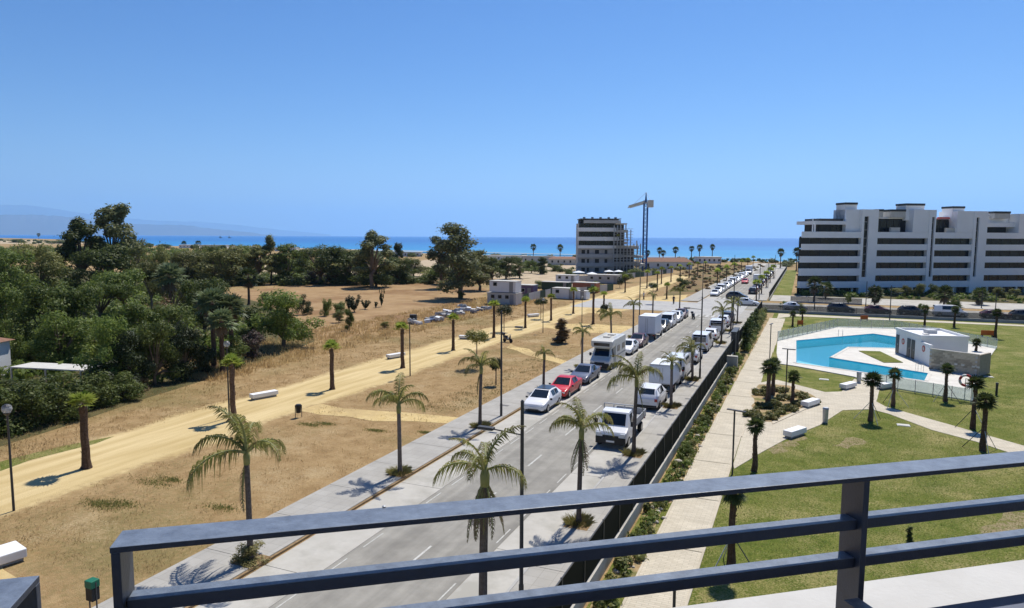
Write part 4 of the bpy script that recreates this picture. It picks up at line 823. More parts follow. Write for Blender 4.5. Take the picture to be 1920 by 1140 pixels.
jd = Vector((-.12, 1.0, 0)); jd = (G(1178, 446.5 + (508 - 446.5) * (265 / 309.), 0) - CP); jd.z = 0; jd.normalize(); js = Vector((jd.y, -jd.x, 0)); mb = MB()
top = Vector((0, 0, hm + .9))
for i in range(26):
    a = jd * (i * 1.7) + Vector((0, 0, hm)); b = jd * ((i + 1) * 1.7) + Vector((0, 0, hm))
    for s in (-.5, .5): mb.tube([a + js * s, b + js * s], .12, 4); mb.tube([a + js * s, (a + b) / 2 + Vector((0, 0, 1.1))], .07, 4); mb.tube([(a + b) / 2 + Vector((0, 0, 1.1)), b + js * s], .07, 4)
    mb.tube([(a + b) / 2 + Vector((0, 0, 1.1)), (a + b) / 2 + jd * 1.7 + Vector((0, 0, 1.1))], .1, 4)
mb.obj('jib', 'crane_cream', crane); mb = MB(); 
for s in (-.5, .5): mb.tube([Vector((0, 0, hm)) + js * s, Vector((0, 0, hm)) - jd * 11 + js * s], .15, 4)
mb.obj('counter_jib', 'crane_cream', crane); mb = MB()
mb.obox((0, 0), -jd, js, 8.5, 11.5, -.9, .9, hm - 2, hm + .6); mb.obj('counterweight', 'offwhite', crane); MB().box(.7, 2.0, -.8, .6, hm - 1.4, hm + .7).obj('operator_cab', 'crane_cream', crane); MB().tube([jd * 30 + Vector((0, 0, hm + 1)), Vector((0, 0, hm + 4.1)), -jd * 10 + Vector((0, 0, hm + .5))], .05, 4).obj('tie_rod', 'crane_cream', crane)

# site cabins
def cabin(label, p, rz, L, Wd, H, z0=0, m='box_white', group='site cabins', wins=2, door=True):
    o = thing('site_cabin', label, 'cabin', (p[0], p[1], z0), rz, group); MB().box(-L / 2, L / 2, 0, Wd, .1, H).obj('body', m, o, bevel=.04); MB().box(-L / 2 - .08, L / 2 + .08, -.08, Wd + .08, H, H + .15).obj('roof', 'offwhite', o)
    for i in range(wins):
        f = MB().box(-L / 2 + .8 + i * (L - 1.6) / max(1, wins) , -L / 2 + 1.7 + i * (L - 1.6) / max(1, wins), -.05, -.002, 1.2, 2.0).obj('window', 'offwhite', o); MB().box(-L / 2 + .88 + i * (L - 1.6) / max(1, wins), -L / 2 + 1.62 + i * (L - 1.6) / max(1, wins), -.08, -.052, 1.28, 1.92).obj('pane', 'window_glass', f)
    if door: MB().box(L / 2 - 1.3, L / 2 - .5, -.06, -.002, .15, 2.1).obj('door', 'grey_wall', o)
    for i in range(int(L / .5)): MB().box(-L / 2 + .1 + i * .5, -L / 2 + .16 + i * .5, -.022, -.002, .2, H - .05).obj('rib', m, o)
    return o
p = G(938, 573); q = G(975, 570); d = V2(p, q); rz = math.atan2(q[1] - p[1], q[0] - p[0])
c1 = cabin('long grey site cabin at the bottom of the white stack', G(940, 572), R_(-4), 6.2, 2.6, 2.2, wins=3, m='offwhite'); cabin('white site cabin stacked on top of the grey one', (c1.location.x + .1, c1.location.y + .2), R_(-4), 5.6, 2.5, 2.1, 2.36, wins=1, m='white_wall')
cabin('low white site cabin with dark ends in the sandy park', G(1056, 561), R_(-6), 5.2, 2.4, 2.2, wins=1, m='white_wall'); cabin('small pale cabin just right of the low white one', G(1090, 562), R_(-6), 2.2, 2.0, 1.7, wins=0)
cabin('rust red container behind the low white cabin', G(1095, 549), R_(-6), 6.0, 2.4, 2.3, m='brick_red', wins=0, group='site containers'); cabin('purple grey container right of the stacked cabins', G(985, 558), R_(-4), 3.6, 2.4, 2.6, m='purple', wins=1, group='site containers')
cabin('dark green container behind the stacked cabins', G(1040, 545), R_(-4), 7, 2.4, 2.0, m='tarp_green', wins=0, group='site containers'); cabin('white shed before the unfinished building', G(1060, 531), R_(-4), 6, 3, 2.2, wins=2); cabin('grey shed right of the white shed before the unfinished building', G(1130, 532), R_(-4), 9, 3, 2.4, m='grey_stucco', wins=3)
def heap(label, p, n, seed, w):
    r = random.Random(seed); o = thing('material_heap', label, 'building rubble', (p[0], p[1], 0), r.uniform(-.4, .4), 'heaps of building material in the field')
    for i in range(n):
        L, wd, hh = r.uniform(.4, 1.3), r.uniform(.3, .9), r.uniform(.15, .6); a = MB().box(-L / 2, L / 2, -wd / 2, wd / 2, 0, hh).obj('block', r.choice(['grey_stucco', 'offwhite', 'raw_concrete', 'galv', 'box_white', 'grey_wall', 'paint_slate', 'stone']), o, (r.uniform(-w, w), r.uniform(-1, 1), r.uniform(0, .35))); a.rotation_euler = (r.uniform(-.2, .2), r.uniform(-.2, .2), r.uniform(0, 3))
for i, (u, v, n, w, lb) in enumerate(((786, 608, 10, 1.3, 'heap of rubble at the near end beside the dark drum'), (812, 602, 12, 1.4, 'white and grey rubble heap next to the near end'), (832, 594, 12, 1.4, 'middle rubble heap of slabs and bags in the field'), (856, 590, 14, 1.6, 'bluish heap of formwork panels in the field'), (880, 586, 12, 1.5, 'pale rubble heap before the tall eucalyptus'), (905, 582, 10, 1.4, 'grey rubble heap nearest the stacked cabins'), (870, 578, 9, .9, 'tall stack of white sheets behind the bluish heap'))): heap(lb, G(u, v), n, i, w)
o = thing('drum', 'dark drum standing at the near end of the rubble heaps', 'drum', G(775, 606)); MB().tube([(0, 0, 0), (0, 0, 1.3)], .55, 12).obj('body', 'black_plastic', o); MB().tube([(0, 0, .62), (0, 0, .7)], .575, 12).obj('band', 'grey_wall', o)

# houses
def house(label, p, rz, L, Wd, H, wall='white_wall', roof='terracotta', rh=.9, group=None, flat=False, nw=3):
    o = thing('house', label, 'house', (p[0], p[1], 0), rz, group); MB().box(-L / 2, L / 2, 0, Wd, 0, H).obj('wall', wall, o)
    if flat: MB().box(-L / 2 - .2, L / 2 + .2, -.2, Wd + .2, H, H + .35).obj('roof', roof, o)
    else: MB().add([(-L / 2 - .3, -.4, H - .1), (L / 2 + .3, -.4, H - .1), (L / 2 + .3, Wd + .4, H - .1), (-L / 2 - .3, Wd + .4, H - .1), (-L / 2 + Wd * .35, Wd / 2, H + rh), (L / 2 - Wd * .35, Wd / 2, H + rh)], [(0, 1, 5, 4), (1, 2, 5), (2, 3, 4, 5), (3, 0, 4), (0, 3, 2, 1)]).obj('roof', roof, o)
    for i in range(nw): f = MB().box(-L / 2 + L * (i + .5) / nw - .45, -L / 2 + L * (i + .5) / nw + .45, -.06, -.002, H * .35, H * .75).obj('window', 'offwhite', o); MB().box(-L / 2 + L * (i + .5) / nw - .37, -L / 2 + L * (i + .5) / nw + .37, -.09, -.062, H * .38, H * .72).obj('pane', 'window_glass', f)
    return o
house('white house with a tiled roof at the left edge among trees', (-69.6, 31.5), R_(20), 9, 7, 3.3, rh=1.2)
o = thing('canopy_roof', 'low white canopy roof among the trees behind the hedge', 'canopy', (*G(105, 689, 1.75)[:2], -.35), R_(12)); MB().box(-3.6, 3.6, -1.0, 1.2, 2.1, 2.2).obj('roof_panel', 'offwhite', o)
for x in (-3.4, 0, 3.4): MB().box(x - .06, x + .06, -1.1, -1.0, 0, 2.1).obj('post', 'galv', o)
for i, (u, v, L, H, lb, kw) in enumerate(((1252, 505, 20, 3.2, 'long beach pavilion with a red roof right of the crane', dict(rh=1.6)), (1330, 494, 12, 3.0, 'small pale beach kiosk right of the red roofed pavilion', dict(flat=True, roof='offwhite')), (1010, 494, 16, 3.2, 'low grey beach house left of the unfinished building', dict(wall='grey_stucco', flat=True, roof='grey_wall')), (1058, 497, 14, 3.0, 'low brown beach house against the unfinished building', dict(wall='offwhite')),
      (400, 466, 26, 3.2, 'long white beach house far left by the water', dict(flat=True, roof='offwhite')), (352, 465, 18, 3.0, 'short white beach house left of the long one', dict(flat=True, roof='white_wall')), (455, 468, 20, 3.0, 'white beach house right of the long one', dict(flat=True, roof='offwhite')), (535, 471, 18, 2.8, 'pale beach house behind the thin eucalyptus', dict(flat=True, roof='offwhite')), (760, 481, 20, 2.6, 'pale low wall house on the shore left of the tall eucalyptus', dict(flat=True, roof='offwhite')), (950, 488, 22, 2.4, 'low shore building right of the tall eucalyptus', dict(flat=True, roof='offwhite')))): house(lb, G(u, v), R_(22), L, 7, H, group='low buildings along the shore', nw=5, **kw)

# pool house with changing rooms and grey block wall
a, b = G(1678, 662), G(1742, 688); d = V2(a, b); n_ = Vector((-d.y, d.x, 0)); n_ = n_ if n_.y > 0 else -n_; L = (b - a).length; PRZ = math.atan2(d.y, d.x)
ph = thing('pool_house', 'white flat roofed pool house with dark doors beside the pool', 'pool house', (a[0], a[1], ZD), PRZ); L1 = L * .74
def pb(name, m, s0, s1, t0, t1, z0, z1, par=ph, **k): return MB().box(s0, s1, t0, t1, z0, z1).obj(name, m, par, **k)
pb('wall', 'white_wall', 0, L1, 0, 4.6, 0, 2.55); pb('roof', 'white_wall', -.05, L1 + .05, -.05, 4.65, 2.55, 2.62)
for s0, s1, t0, t1 in ((-.08, L1 + .08, -.08, .12), (-.08, L1 + .08, 4.5, 4.68), (-.08, .12, .12, 4.5), (L1 - .12, L1 + .08, .12, 4.5)): pb('roof_parapet', 'white_wall', s0, s1, t0, t1, 2.622, 2.85)
pb('roof_unit', 'galv', 2.0, 3.0, 2, 3, 2.62, 3.0); pb('roof_drain', 'offwhite', 3.6, 4.2, 1.2, 1.7, 2.62, 2.72)
for s0, s1 in ((.18, .95), (3.1, 3.9), (4.15, 4.95)):
    dr = pb('door', 'dark_metal', s0, s1, -.05, -.002, .05, 2.1); pb('handle', 'galv', s1 - .16, s1 - .12, -.1, -.051, .95, 1.15, dr)
pb('annex_wall', 'white_wall', L1 + .002, L, 0, .25, 0, 2.15); pb('plinth', 'grey_wall', .96, 3.09, -.03, -.002, 0, .12)
for s in (2.0, L1 + .75):
    sg = MB().tube([(s, -.03, 1.55), (s, -.002, 1.55)], .34, 20).obj('round_sign', 'lifebuoy_red', ph); MB().tube([(s, -.035, 1.55), (s, -.031, 1.55)], .20, 16).obj('sign_face', 'offwhite', sg)
c, e = G(1742, 693), G(1829, 706); d2 = V2(c, e); bw = thing('block_wall', 'grey concrete block wall beside the pool house', 'wall', (c[0], c[1], ZD), math.atan2(d2.y, d2.x)); L2 = (e - c).length
# courses of blocks, each block its own piece
blk = MB().box(-.195, .195, -.1, .1, -.095, .095).mesh('block', 'grey_wall'); mat('block_face', (0.44, 0.375, 0.285), 0.9, (0.36, 0.305, 0.23), 3, 0.3, 20, obj=True); blk.materials[0] = M('block_face')
nb = int(L2 / .4)
for r in range(10):
    for i in range(nb):
        link('block', blk, bw, (.2 + .4 * i + (.2 if r % 2 else 0), random.uniform(-.006, .006), .1 + r * .2))
MB().box(0, nb * .4 + .2, -.06, .06, 0.005, 1.995).obj('mortar_core', 'raw_concrete', bw); MB().box(-.05, nb * .4 + .25, -.14, .14, 2.0, 2.06).obj('coping', 'concrete_white', bw)
for s in (2.4, 3.0, 3.9, 4.3): MB().box(s - .13, s + .13, -.125, -.102, .75, .92).obj('vent_block', 'offwhite', bw)
MB().box(nb * .4 + .21, nb * .4 + .41, -.12, 2.4, 0, 2.0).obj('return_wall', 'block_face', bw)

# glass fence round the pool terrace
def glassfence(label, pts, h, group='glass fences round the pool'):
    o = thing('glass_fence', label, 'fence', (pts[0][0], pts[0][1], 0), 0, group)
    for (x0, y0), (x1, y1) in zip(pts, pts[1:]):
        L = math.hypot(x1 - x0, y1 - y0); k = max(1, round(L / 1.5)); dx, dy = (x1 - x0) / L, (y1 - y0) / L; bx, by = x0 - pts[0][0], y0 - pts[0][1]
        for i in range(k):
            w = L / k; MB().obox((bx + dx * w * i, by + dy * w * i), (dx, dy), (-dy, dx), .04, w - .04, -.008, .008, .08, h).obj('glass_pane', 'fence_glass', o); MB().obox((bx + dx * w * i, by + dy * w * i), (dx, dy), (-dy, dx), -.025, .025, -.025, .025, 0, h + .02).obj('post', 'galv', o)
FB = Gs((1458, 640), (1570, 614), (1677, 617), (1870, 655)); glassfence('glass fence along the far side of the pool terrace', FB, 1.3)
glassfence('glass fence at the near corner of the terrace by the lifebuoy', Gs((1640, 722), (1683, 732), (1820, 755), (1829, 738)), 1.1)
# garden boundary: light plinth wall, dark mesh panels, slim posts
def meshfence(label, x0, y0, x1, y1, h, zb, step, group=None, wall='concrete_white', net='net_dark'):
    L = math.hypot(x1 - x0, y1 - y0); k = max(1, round(L / step)); d = ((x1 - x0) / L, (y1 - y0) / L); n = (-d[1], d[0]); w = L / k
    o = thing('boundary_fence', label, 'fence', (x0, y0, 0), 0, group)
    pw_ = MB().obox((0, 0), d, n, .005, w - .005, -.10, .10, 0, zb).mesh('plinth_panel', wall); pm = MB().obox((0, 0), d, n, .04, w - .04, -.015, .015, zb + .03, h).mesh('mesh_panel', net); pp = MB().obox((0, 0), d, n, -.035, .035, -.035, .035, zb, h + .06).mesh('post', 'dark_metal')
    pr = MB().obox((0, 0), d, n, .0, w, -.022, .022, h, h + .04).mesh('top_rail', 'dark_metal')
    for i in range(k): q = (d[0] * w * i, d[1] * w * i, 0); link('plinth_panel', pw_, o, q); link('mesh_panel', pm, o, q); link('post', pp, o, q); link('top_rail', pr, o, q)
meshfence('long dark mesh fence on a pale wall between pavement and garden', -6.72, 10, -6.62, 77, 2.05, .62, 2.5, 'garden boundary fences'); meshfence('dark mesh fence beyond the gate running on towards the cross street', -6.6, 81, -6.3, 127, 2.05, .6, 2.5, 'garden boundary fences'); meshfence('dark mesh fence along the cross street behind the pool', -6.3, 127.4, 86, 127.4, 1.3, .45, 3.0, 'garden boundary fences', 'concrete', 'net_open')
meshfence('dark hedge-like fence in front of the white apartment block', -2, 149.5, 11, 149.5, 1.2, .3, 3.0, None, 'concrete', 'net_open'); meshfence('fence beyond the cross street along the road pavement', -6.2, 151, -6.0, 300, 1.8, .5, 5.0, 'garden boundary fences')
o = thing('garden_gate', 'tall dark gate in the fence beside the garden path', 'gate', (-6.6, 79, 0))
for y in (-1.9, 1.9): MB().box(-.25, .25, y - .25, y + .25, 0, 2.7).obj('pillar', 'dark_metal', o)
for i in range(9): MB().box(-.02, .02, -1.45 + i * .36, -1.38 + i * .36, .1, 2.3).obj('bar', 'pole_metal', o)
MB().box(-.03, .03, -1.6, 1.6, 2.3, 2.4).obj('frame_rail', 'pole_metal', o); MB().box(-.3, .3, -2.1, 2.1, 2.72, 2.85).obj('lintel', 'dark_metal', o)
o = thing('meter_cabinet', 'pale rounded cabinet standing by the path near the gate', 'cabinet', G(1372, 690)); MB().box(-.55, .55, -.3, .3, 0, 1.25).obj('body', 'concrete_white', o, bevel=.08); MB().box(-.48, -.02, -.33, -.302, .15, 1.1).obj('door', 'galv', o); MB().box(.02, .48, -.33, -.302, .15, 1.1).obj('door', 'galv', o)
struct('far_pavement', MB().box(-6, 90, 150.5, 166, -.05, .05), 'concrete_white'); struct('near_pavement', MB().box(-6, 90, 128, 130.8, -.05, .1), 'concrete')

# ================================================================== TREES AND PALMS
def pt(label, name, cat, group, u, vb, vt, wpx, kind, leaf, var=0, lean=0):
    p = G(u, vb); h = tall(p, vt); w = wpx * depth(p) / FOC; return tree(name, label, cat, group, p, h, w, kind, leaf, var, lean=lean)
FG, MG, HG = 'trees in the wood on the left', 'trees in the row behind the field', 'bushes of the front hedge'
for t in (
 ('tallest eucalyptus on the left, rising above the horizon', 'eucalyptus_tree', 'tree', FG, 214, 548, 381, 118, 'euc', 'leaf_euc', 1), ('dark wide eucalyptus just left of the tallest one', 'eucalyptus_tree', 'tree', FG, 156, 552, 410, 108, 'euc', 'leaf_dark', 2),
 ('round olive green tree against the right foot of the tallest eucalyptus', 'broadleaf_tree', 'tree', FG, 254, 545, 442, 60, 'round', 'leaf_olive', 0), ('olive green tree under the tallest eucalyptus', 'pine_tree', 'tree', FG, 205, 560, 455, 140, 'broad', 'leaf_dark', 1), ('dark flat topped pine below the tallest eucalyptus', 'pine_tree', 'tree', FG, 236, 600, 481, 135, 'pine', 'leaf_mid', 1), ('smaller dark pine left of the flat topped pine', 'pine_tree', 'tree', FG, 190, 615, 505, 95, 'pine', 'leaf_mid', 2),
 ('bushy olive tree at the far left of the wood', 'broadleaf_tree', 'tree', FG, 75, 560, 452, 105, 'broad', 'leaf_olive', 2), ('green tree at the left edge below the shore', 'broadleaf_tree', 'tree', FG, 15, 575, 462, 115, 'broad', 'leaf_mid', 3),
 ('large mid green tree with fuzzy crown at the left edge', 'broadleaf_tree', 'tree', FG, 20, 660, 526, 120, 'broad', 'leaf_mid', 4), ('large mid green tree with fuzzy crown right of the left edge', 'broadleaf_tree', 'tree', FG, 92, 672, 524, 135, 'broad', 'leaf_mid', 1), ('large mid green tree left of the dark pine', 'broadleaf_tree', 'tree', FG, 150, 668, 533, 105, 'broad', 'leaf_mid', 2),
 ('fuzzy green tree above the white canopy', 'broadleaf_tree', 'tree', FG, 115, 690, 575, 130, 'broad', 'leaf_mid', 0), ('yellowish shrub beside the white canopy', 'shrub', 'shrub', FG, 66, 683, 634, 50, 'bush', 'leaf_yellow', 1), ('green bush beside the white house', 'shrub', 'shrub', FG, 38, 710, 668, 42, 'bush', 'leaf_mid', 2), ('dark bush above the white house', 'shrub', 'shrub', FG, 16, 690, 590, 60, 'bush', 'leaf_mid', 3),
 ('dark tree right of the white canopy', 'broadleaf_tree', 'tree', FG, 205, 735, 585, 95, 'broad', 'leaf_mid', 3), ('almost black tree in the middle of the wood edge', 'broadleaf_tree', 'tree', FG, 240, 733, 615, 95, 'broad', 'leaf_black', 1), ('dark ivy covered tree right of the black one', 'broadleaf_tree', 'tree', FG, 292, 722, 595, 100, 'broad', 'leaf_dark', 2), ('dark tree of the wood edge beside the dry grass', 'broadleaf_tree', 'tree', FG, 345, 712, 600, 85, 'broad', 'leaf_black', 4), ('dark undergrowth bush at the right end of the wood edge', 'shrub', 'shrub', FG, 388, 700, 640, 60, 'bush', 'leaf_black', 2),
 ('mid green tree behind the dark wood edge', 'broadleaf_tree', 'tree', FG, 255, 680, 560, 105, 'broad', 'leaf_mid', 1), ('dark green tree with drooping side behind the wood edge', 'broadleaf_tree', 'tree', FG, 310, 670, 565, 110, 'broad', 'leaf_dark', 3), ('bare brownish bush under the pale fan palm', 'shrub', 'shrub', FG, 312, 640, 548, 75, 'bush', 'leaf_dry', 1), ('dark pine right of the pale fan palm', 'pine_tree', 'tree', FG, 385, 640, 512, 105, 'round', 'leaf_dark', 1), ('olive green round tree behind the pale fan palm', 'broadleaf_tree', 'tree', FG, 325, 605, 512, 90, 'round', 'leaf_olive', 2),
 ('green tree right of the flat topped pine', 'broadleaf_tree', 'tree', FG, 285, 590, 470, 70, 'pine', 'leaf_olive', 0), ('dark tree behind the flat topped pine', 'broadleaf_tree', 'tree', FG, 300, 560, 455, 60, 'broad', 'leaf_olive', 4),
 ('round dark green tree standing alone beside the ploughed field', 'broadleaf_tree', 'tree', FG, 532, 652, 538, 125, 'broad', 'leaf_mid', 3), ('dark bush left of the lone round tree', 'shrub', 'shrub', FG, 478, 640, 560, 75, 'bush', 'leaf_dark', 1), ('pinkish oleander in front of the lone round tree', 'oleander', 'shrub', FG, 476, 672, 610, 62, 'bush', 'leaf_pink', 2), ('dark shrub at the wood corner beside the dry slope', 'shrub', 'shrub', FG, 440, 690, 622, 62, 'bush', 'leaf_dark', 3),
 ('small dark tree behind the lone round tree', 'broadleaf_tree', 'tree', FG, 570, 590, 548, 30, 'bush', 'leaf_black', 3), ('dark tree stub left behind the lone round tree', 'broadleaf_tree', 'tree', FG, 500, 580, 542, 32, 'bush', 'leaf_black', 2),
 ('left end of the clipped front hedge', 'hedge_bush', 'hedge', HG, 5, 812, 706, 120, 'bush', 'leaf_dark', 1), ('hedge bush behind the globe lamp', 'hedge_bush', 'hedge', HG, 62, 800, 697, 115, 'bush', 'leaf_dark', 2), ('hedge bush behind the nearest stubby palm', 'hedge_bush', 'hedge', HG, 122, 782, 690, 112, 'bush', 'leaf_dark', 3), ('hedge bush right of the nearest stubby palm', 'hedge_bush', 'hedge', HG, 180, 766, 688, 100, 'bush', 'leaf_dark', 1), ('right end of the front hedge', 'hedge_bush', 'hedge', HG, 232, 750, 690, 80, 'bush', 'leaf_dark', 4), ('low hedge bush behind the middle of the front hedge', 'hedge_bush', 'hedge', HG, 90, 765, 700, 130, 'bush', 'leaf_dark', 3), ('dark filler bush behind the right end of the front hedge', 'hedge_bush', 'hedge', HG, 205, 742, 668, 100, 'bush', 'leaf_black', 3), ('green filler bush behind the left end of the front hedge', 'hedge_bush', 'hedge', HG, 20, 772, 698, 110, 'bush', 'leaf_dark', 2), ('rusty dry bush between hedge and slope', 'shrub', 'shrub', FG, 262, 733, 700, 40, 'bush', 'leaf_dry', 2),
 ('thin eucalyptus with small high crown', 'eucalyptus_tree', 'tree', MG, 508, 533, 441, 40, 'euc', 'leaf_euc', 3), ('yellow green tree right of the thin eucalyptus', 'broadleaf_tree', 'tree', MG, 541, 532, 458, 62, 'tall', 'leaf_mid', 1), ('feathery brown green tree left of the thin eucalyptus', 'broadleaf_tree', 'tree', MG, 484, 534, 462, 70, 'euc', 'leaf_olive', 2), ('wide dark tree in the row behind the field', 'broadleaf_tree', 'tree', MG, 430, 535, 460, 92, 'broad', 'leaf_olive', 1), ('tree with a taller top left in the row', 'broadleaf_tree', 'tree', MG, 400, 530, 457, 55, 'broad', 'leaf_dark', 2), ('left low tree of the row behind the field', 'broadleaf_tree', 'tree', MG, 352, 533, 468, 82, 'broad', 'leaf_olive', 3),
 ('broad dark pine in the middle of the row', 'pine_tree', 'tree', MG, 600, 533, 451, 92, 'round', 'leaf_dark', 2), ('low wide tree right of the broad dark pine', 'broadleaf_tree', 'tree', MG, 655, 533, 466, 85, 'broad', 'leaf_dark', 1), ('tall eucalyptus with open crown in the row', 'eucalyptus_tree', 'tree', MG, 701, 540, 434, 78, 'euc', 'leaf_euc', 2), ('dark bushy tree round the foot of the open eucalyptus', 'broadleaf_tree', 'tree', MG, 705, 538, 472, 72, 'broad', 'leaf_dark', 4), ('thin tree right of the open eucalyptus', 'eucalyptus_tree', 'tree', MG, 744, 530, 455, 28, 'euc', 'leaf_euc', 1), ('dark low tree right of the thin tree', 'broadleaf_tree', 'tree', MG, 745, 531, 478, 66, 'broad', 'leaf_dark', 3), ('black round bush at the left of the field edge', 'shrub', 'shrub', MG, 542, 534, 513, 38, 'bush', 'leaf_black', 1), ('mauve oleander bush left of the field edge', 'oleander', 'shrub', MG, 588, 532, 502, 42, 'bush', 'leaf_pink', 1), ('second mauve oleander, right of the first', 'oleander', 'shrub', MG, 628, 532, 505, 45, 'bush', 'leaf_pink', 3), ('dark low bush right of the oleanders', 'shrub', 'shrub', MG, 668, 534, 512, 48, 'bush', 'leaf_dark', 2), ('dark bush before the sand bank', 'shrub', 'shrub', MG, 762, 532, 508, 36, 'bush', 'leaf_dark', 4),
 ('tallest eucalyptus right of the field, forked at the top', 'eucalyptus_tree', 'tree', MG, 864, 559, 421, 105, 'tall', 'leaf_euc', 2), ('leaning eucalyptus left of the forked one', 'eucalyptus_tree', 'tree', MG, 826, 541, 444, 62, 'euc', 'leaf_euc', 4), ('smaller tree right of the forked eucalyptus', 'broadleaf_tree', 'tree', MG, 898, 545, 470, 60, 'tall', 'leaf_olive', 1), ('dark tree left of the stacked cabins', 'broadleaf_tree', 'tree', MG, 950, 524, 479, 46, 'broad', 'leaf_dark', 2), ('dark tree behind the stacked cabins', 'broadleaf_tree', 'tree', MG, 974, 522, 484, 38, 'tall', 'leaf_dark', 3), ('small conifer left of the unfinished building', 'conifer_tree', 'tree', MG, 1016, 514, 482, 26, 'tall', 'leaf_dark', 1), ('low bush left of the unfinished building', 'shrub', 'shrub', MG, 1040, 509, 494, 24, 'bush', 'leaf_dark', 1),
 ('grey green tree behind the left end of the row', 'broadleaf_tree', 'tree', MG, 378, 515, 459, 60, 'broad', 'leaf_olive', 0), ('feathery tree behind the wide dark tree', 'eucalyptus_tree', 'tree', MG, 455, 513, 457, 52, 'broad', 'leaf_mid', 2), ('light green tree behind the yellow green one', 'broadleaf_tree', 'tree', MG, 566, 520, 466, 56, 'broad', 'leaf_mid', 4), ('dark tree filling the gap left of the open eucalyptus', 'broadleaf_tree', 'tree', MG, 680, 521, 468, 60, 'broad', 'leaf_olive', 1), ('low green tree right of the dark low tree', 'broadleaf_tree', 'tree', MG, 775, 518, 484, 46, 'broad', 'leaf_olive', 3), ('olive tree behind the leaning eucalyptus', 'broadleaf_tree', 'tree', MG, 842, 533, 470, 66, 'broad', 'leaf_mid', 0), ('dark tree between forked eucalyptus and cabins', 'broadleaf_tree', 'tree', MG, 922, 526, 480, 42, 'broad', 'leaf_dark', 1), ('green tree just left of the conifer', 'broadleaf_tree', 'tree', MG, 996, 512, 486, 26, 'broad', 'leaf_mid', 3), ('green shrub at the left foot of the unfinished building', 'shrub', 'shrub', MG, 1066, 520, 500, 30, 'bush', 'leaf_mid', 1), ('green shrub at the right foot of the unfinished building', 'shrub', 'shrub', MG, 1190, 518, 500, 30, 'bush', 'leaf_mid', 2), ('dark tree behind the grey shed', 'broadleaf_tree', 'tree', MG, 1172, 530, 508, 26, 'broad', 'leaf_dark', 0), ('green tree behind the rust red container', 'broadleaf_tree', 'tree', MG, 1120, 545, 524, 34, 'bush', 'leaf_mid', 4), ('green bush behind the dark green container', 'shrub', 'shrub', MG, 1020, 540, 522, 40, 'bush', 'leaf_mid', 0),
 ('dark shrub left of the leaning eucalyptus', 'shrub', 'shrub', MG, 812, 532, 505, 40, 'bush', 'leaf_dark', 2)):
    t = list(t)
    if t[3] is MG: t[7] *= 1.2
    pt(t[0], *t[1:])
for u, vb, vt, w, lb in ((608, 592, 547, 26, 'leaning dark prickly pear left of the green bush'), (664, 585, 543, 34, 'tallest dark prickly pear in the field'), (685, 580, 556, 22, 'prickly pear just right of the tallest'), (634, 588, 560, 40, 'green bush between the prickly pears'), (655, 582, 552, 16, 'thin prickly pear left of the tallest'), (716, 575, 532, 12, 'single dark trunk standing in the field'), (704, 577, 562, 12, 'short stump left of the single dark trunk')):
    pt(lb, 'prickly_pear', 'cactus', 'prickly pears in the field', u, vb, vt, w, 'bush' if 'bush' in lb else 'cactus', 'leaf_mid' if 'bush' in lb else 'leaf_black', len(lb) % 4, lean=.35 if 'leaning' in lb else 0)
for u, vb, vt, w, lb, lf in ((655, 620, 577, 20, 'thin sapling in front of the prickly pears', 'leaf_mid'), (636, 605, 582, 26, 'small sapling under the green bush', 'leaf_olive'), (864, 560, 545, 18, 'low shrub at the foot of the forked eucalyptus', 'leaf_olive'), (722, 617, 602, 20, 'yellow green weed clump on the dry slope', 'leaf_yellow'), (1052, 643, 594, 30, 'half dry young conifer in the sandy park', 'leaf_dry'), (1278, 545, 520, 26, 'dark round street tree beyond the plaza', 'leaf_dark')):
    pt(lb, 'young_tree', 'tree', 'saplings and young trees', u, vb, vt, w, 'column' if 'conifer' in lb else 'broad', lf, 2)
# fan palms in the wood and far promenade
def fp(label, group, u, vb, vt, sc, kind, seed, rt, **k):
    p = G(u, vb); return fan_palm(label, group, p, tall(p, vt), sc, kind, seed, rt, **k)
for i, (u, vb, vt, sc, lb) in enumerate(((322, 620, 508, 1.7, 'pale silvery fan palm above the dark wood'), (402, 690, 556, 1.35, 'left fan palm of the cluster at the wood edge'), (436, 688, 566, 1.3, 'right fan palm of the cluster at the wood edge'), (418, 700, 592, 1.1, 'low fan palm of the cluster at the wood edge'), (467, 572, 512, 1.7, 'dark fan palm at the corner of the ploughed field'))): fp(lb, 'fan palms in the wood', u, vb, vt, sc, 'silver' if i < 4 else 'tall', 30 + i, .22)
for i, (u, vb, vt, sc, lb) in enumerate(((1214, 494, 470, 1.7, 'promenade palm behind the crane mast'), (1236, 494, 465, 1.8, 'first promenade palm right of the crane'), (1243, 495, 470, 1.7, 'second promenade palm right of the crane'), (1266, 494, 464, 2.0, 'small crowned promenade palm against the sea'), (1296, 494, 462, 1.7, 'left palm of the promenade group'), (1311, 493, 460, 2.0, 'middle palm of the promenade group'), (1335, 492, 459, 1.8, 'tallest right palm of the promenade group'), (1463, 503, 468, 2.0, 'left promenade palm beside the apartment block'), (1493, 508, 467, 2.0, 'promenade palm touching the apartment block'), (1000, 492, 459, 2.0, 'promenade palm on the shore right of the tall eucalyptus'), (1050, 494, 460, 2.0, 'promenade palm on the shore left of the unfinished building'), (73, 452, 437, 4.0, 'tiny palm against the bay at the far left'), (372, 462, 452, 4.0, 'tiny palm on the left shore'), (345, 461, 453, 4.0, 'tiny palm further left on the shore'))): fp(lb, 'palms along the promenade', u, vb, vt + 2, sc * .72, 'tall', 50 + i, .2, name='promenade_palm')
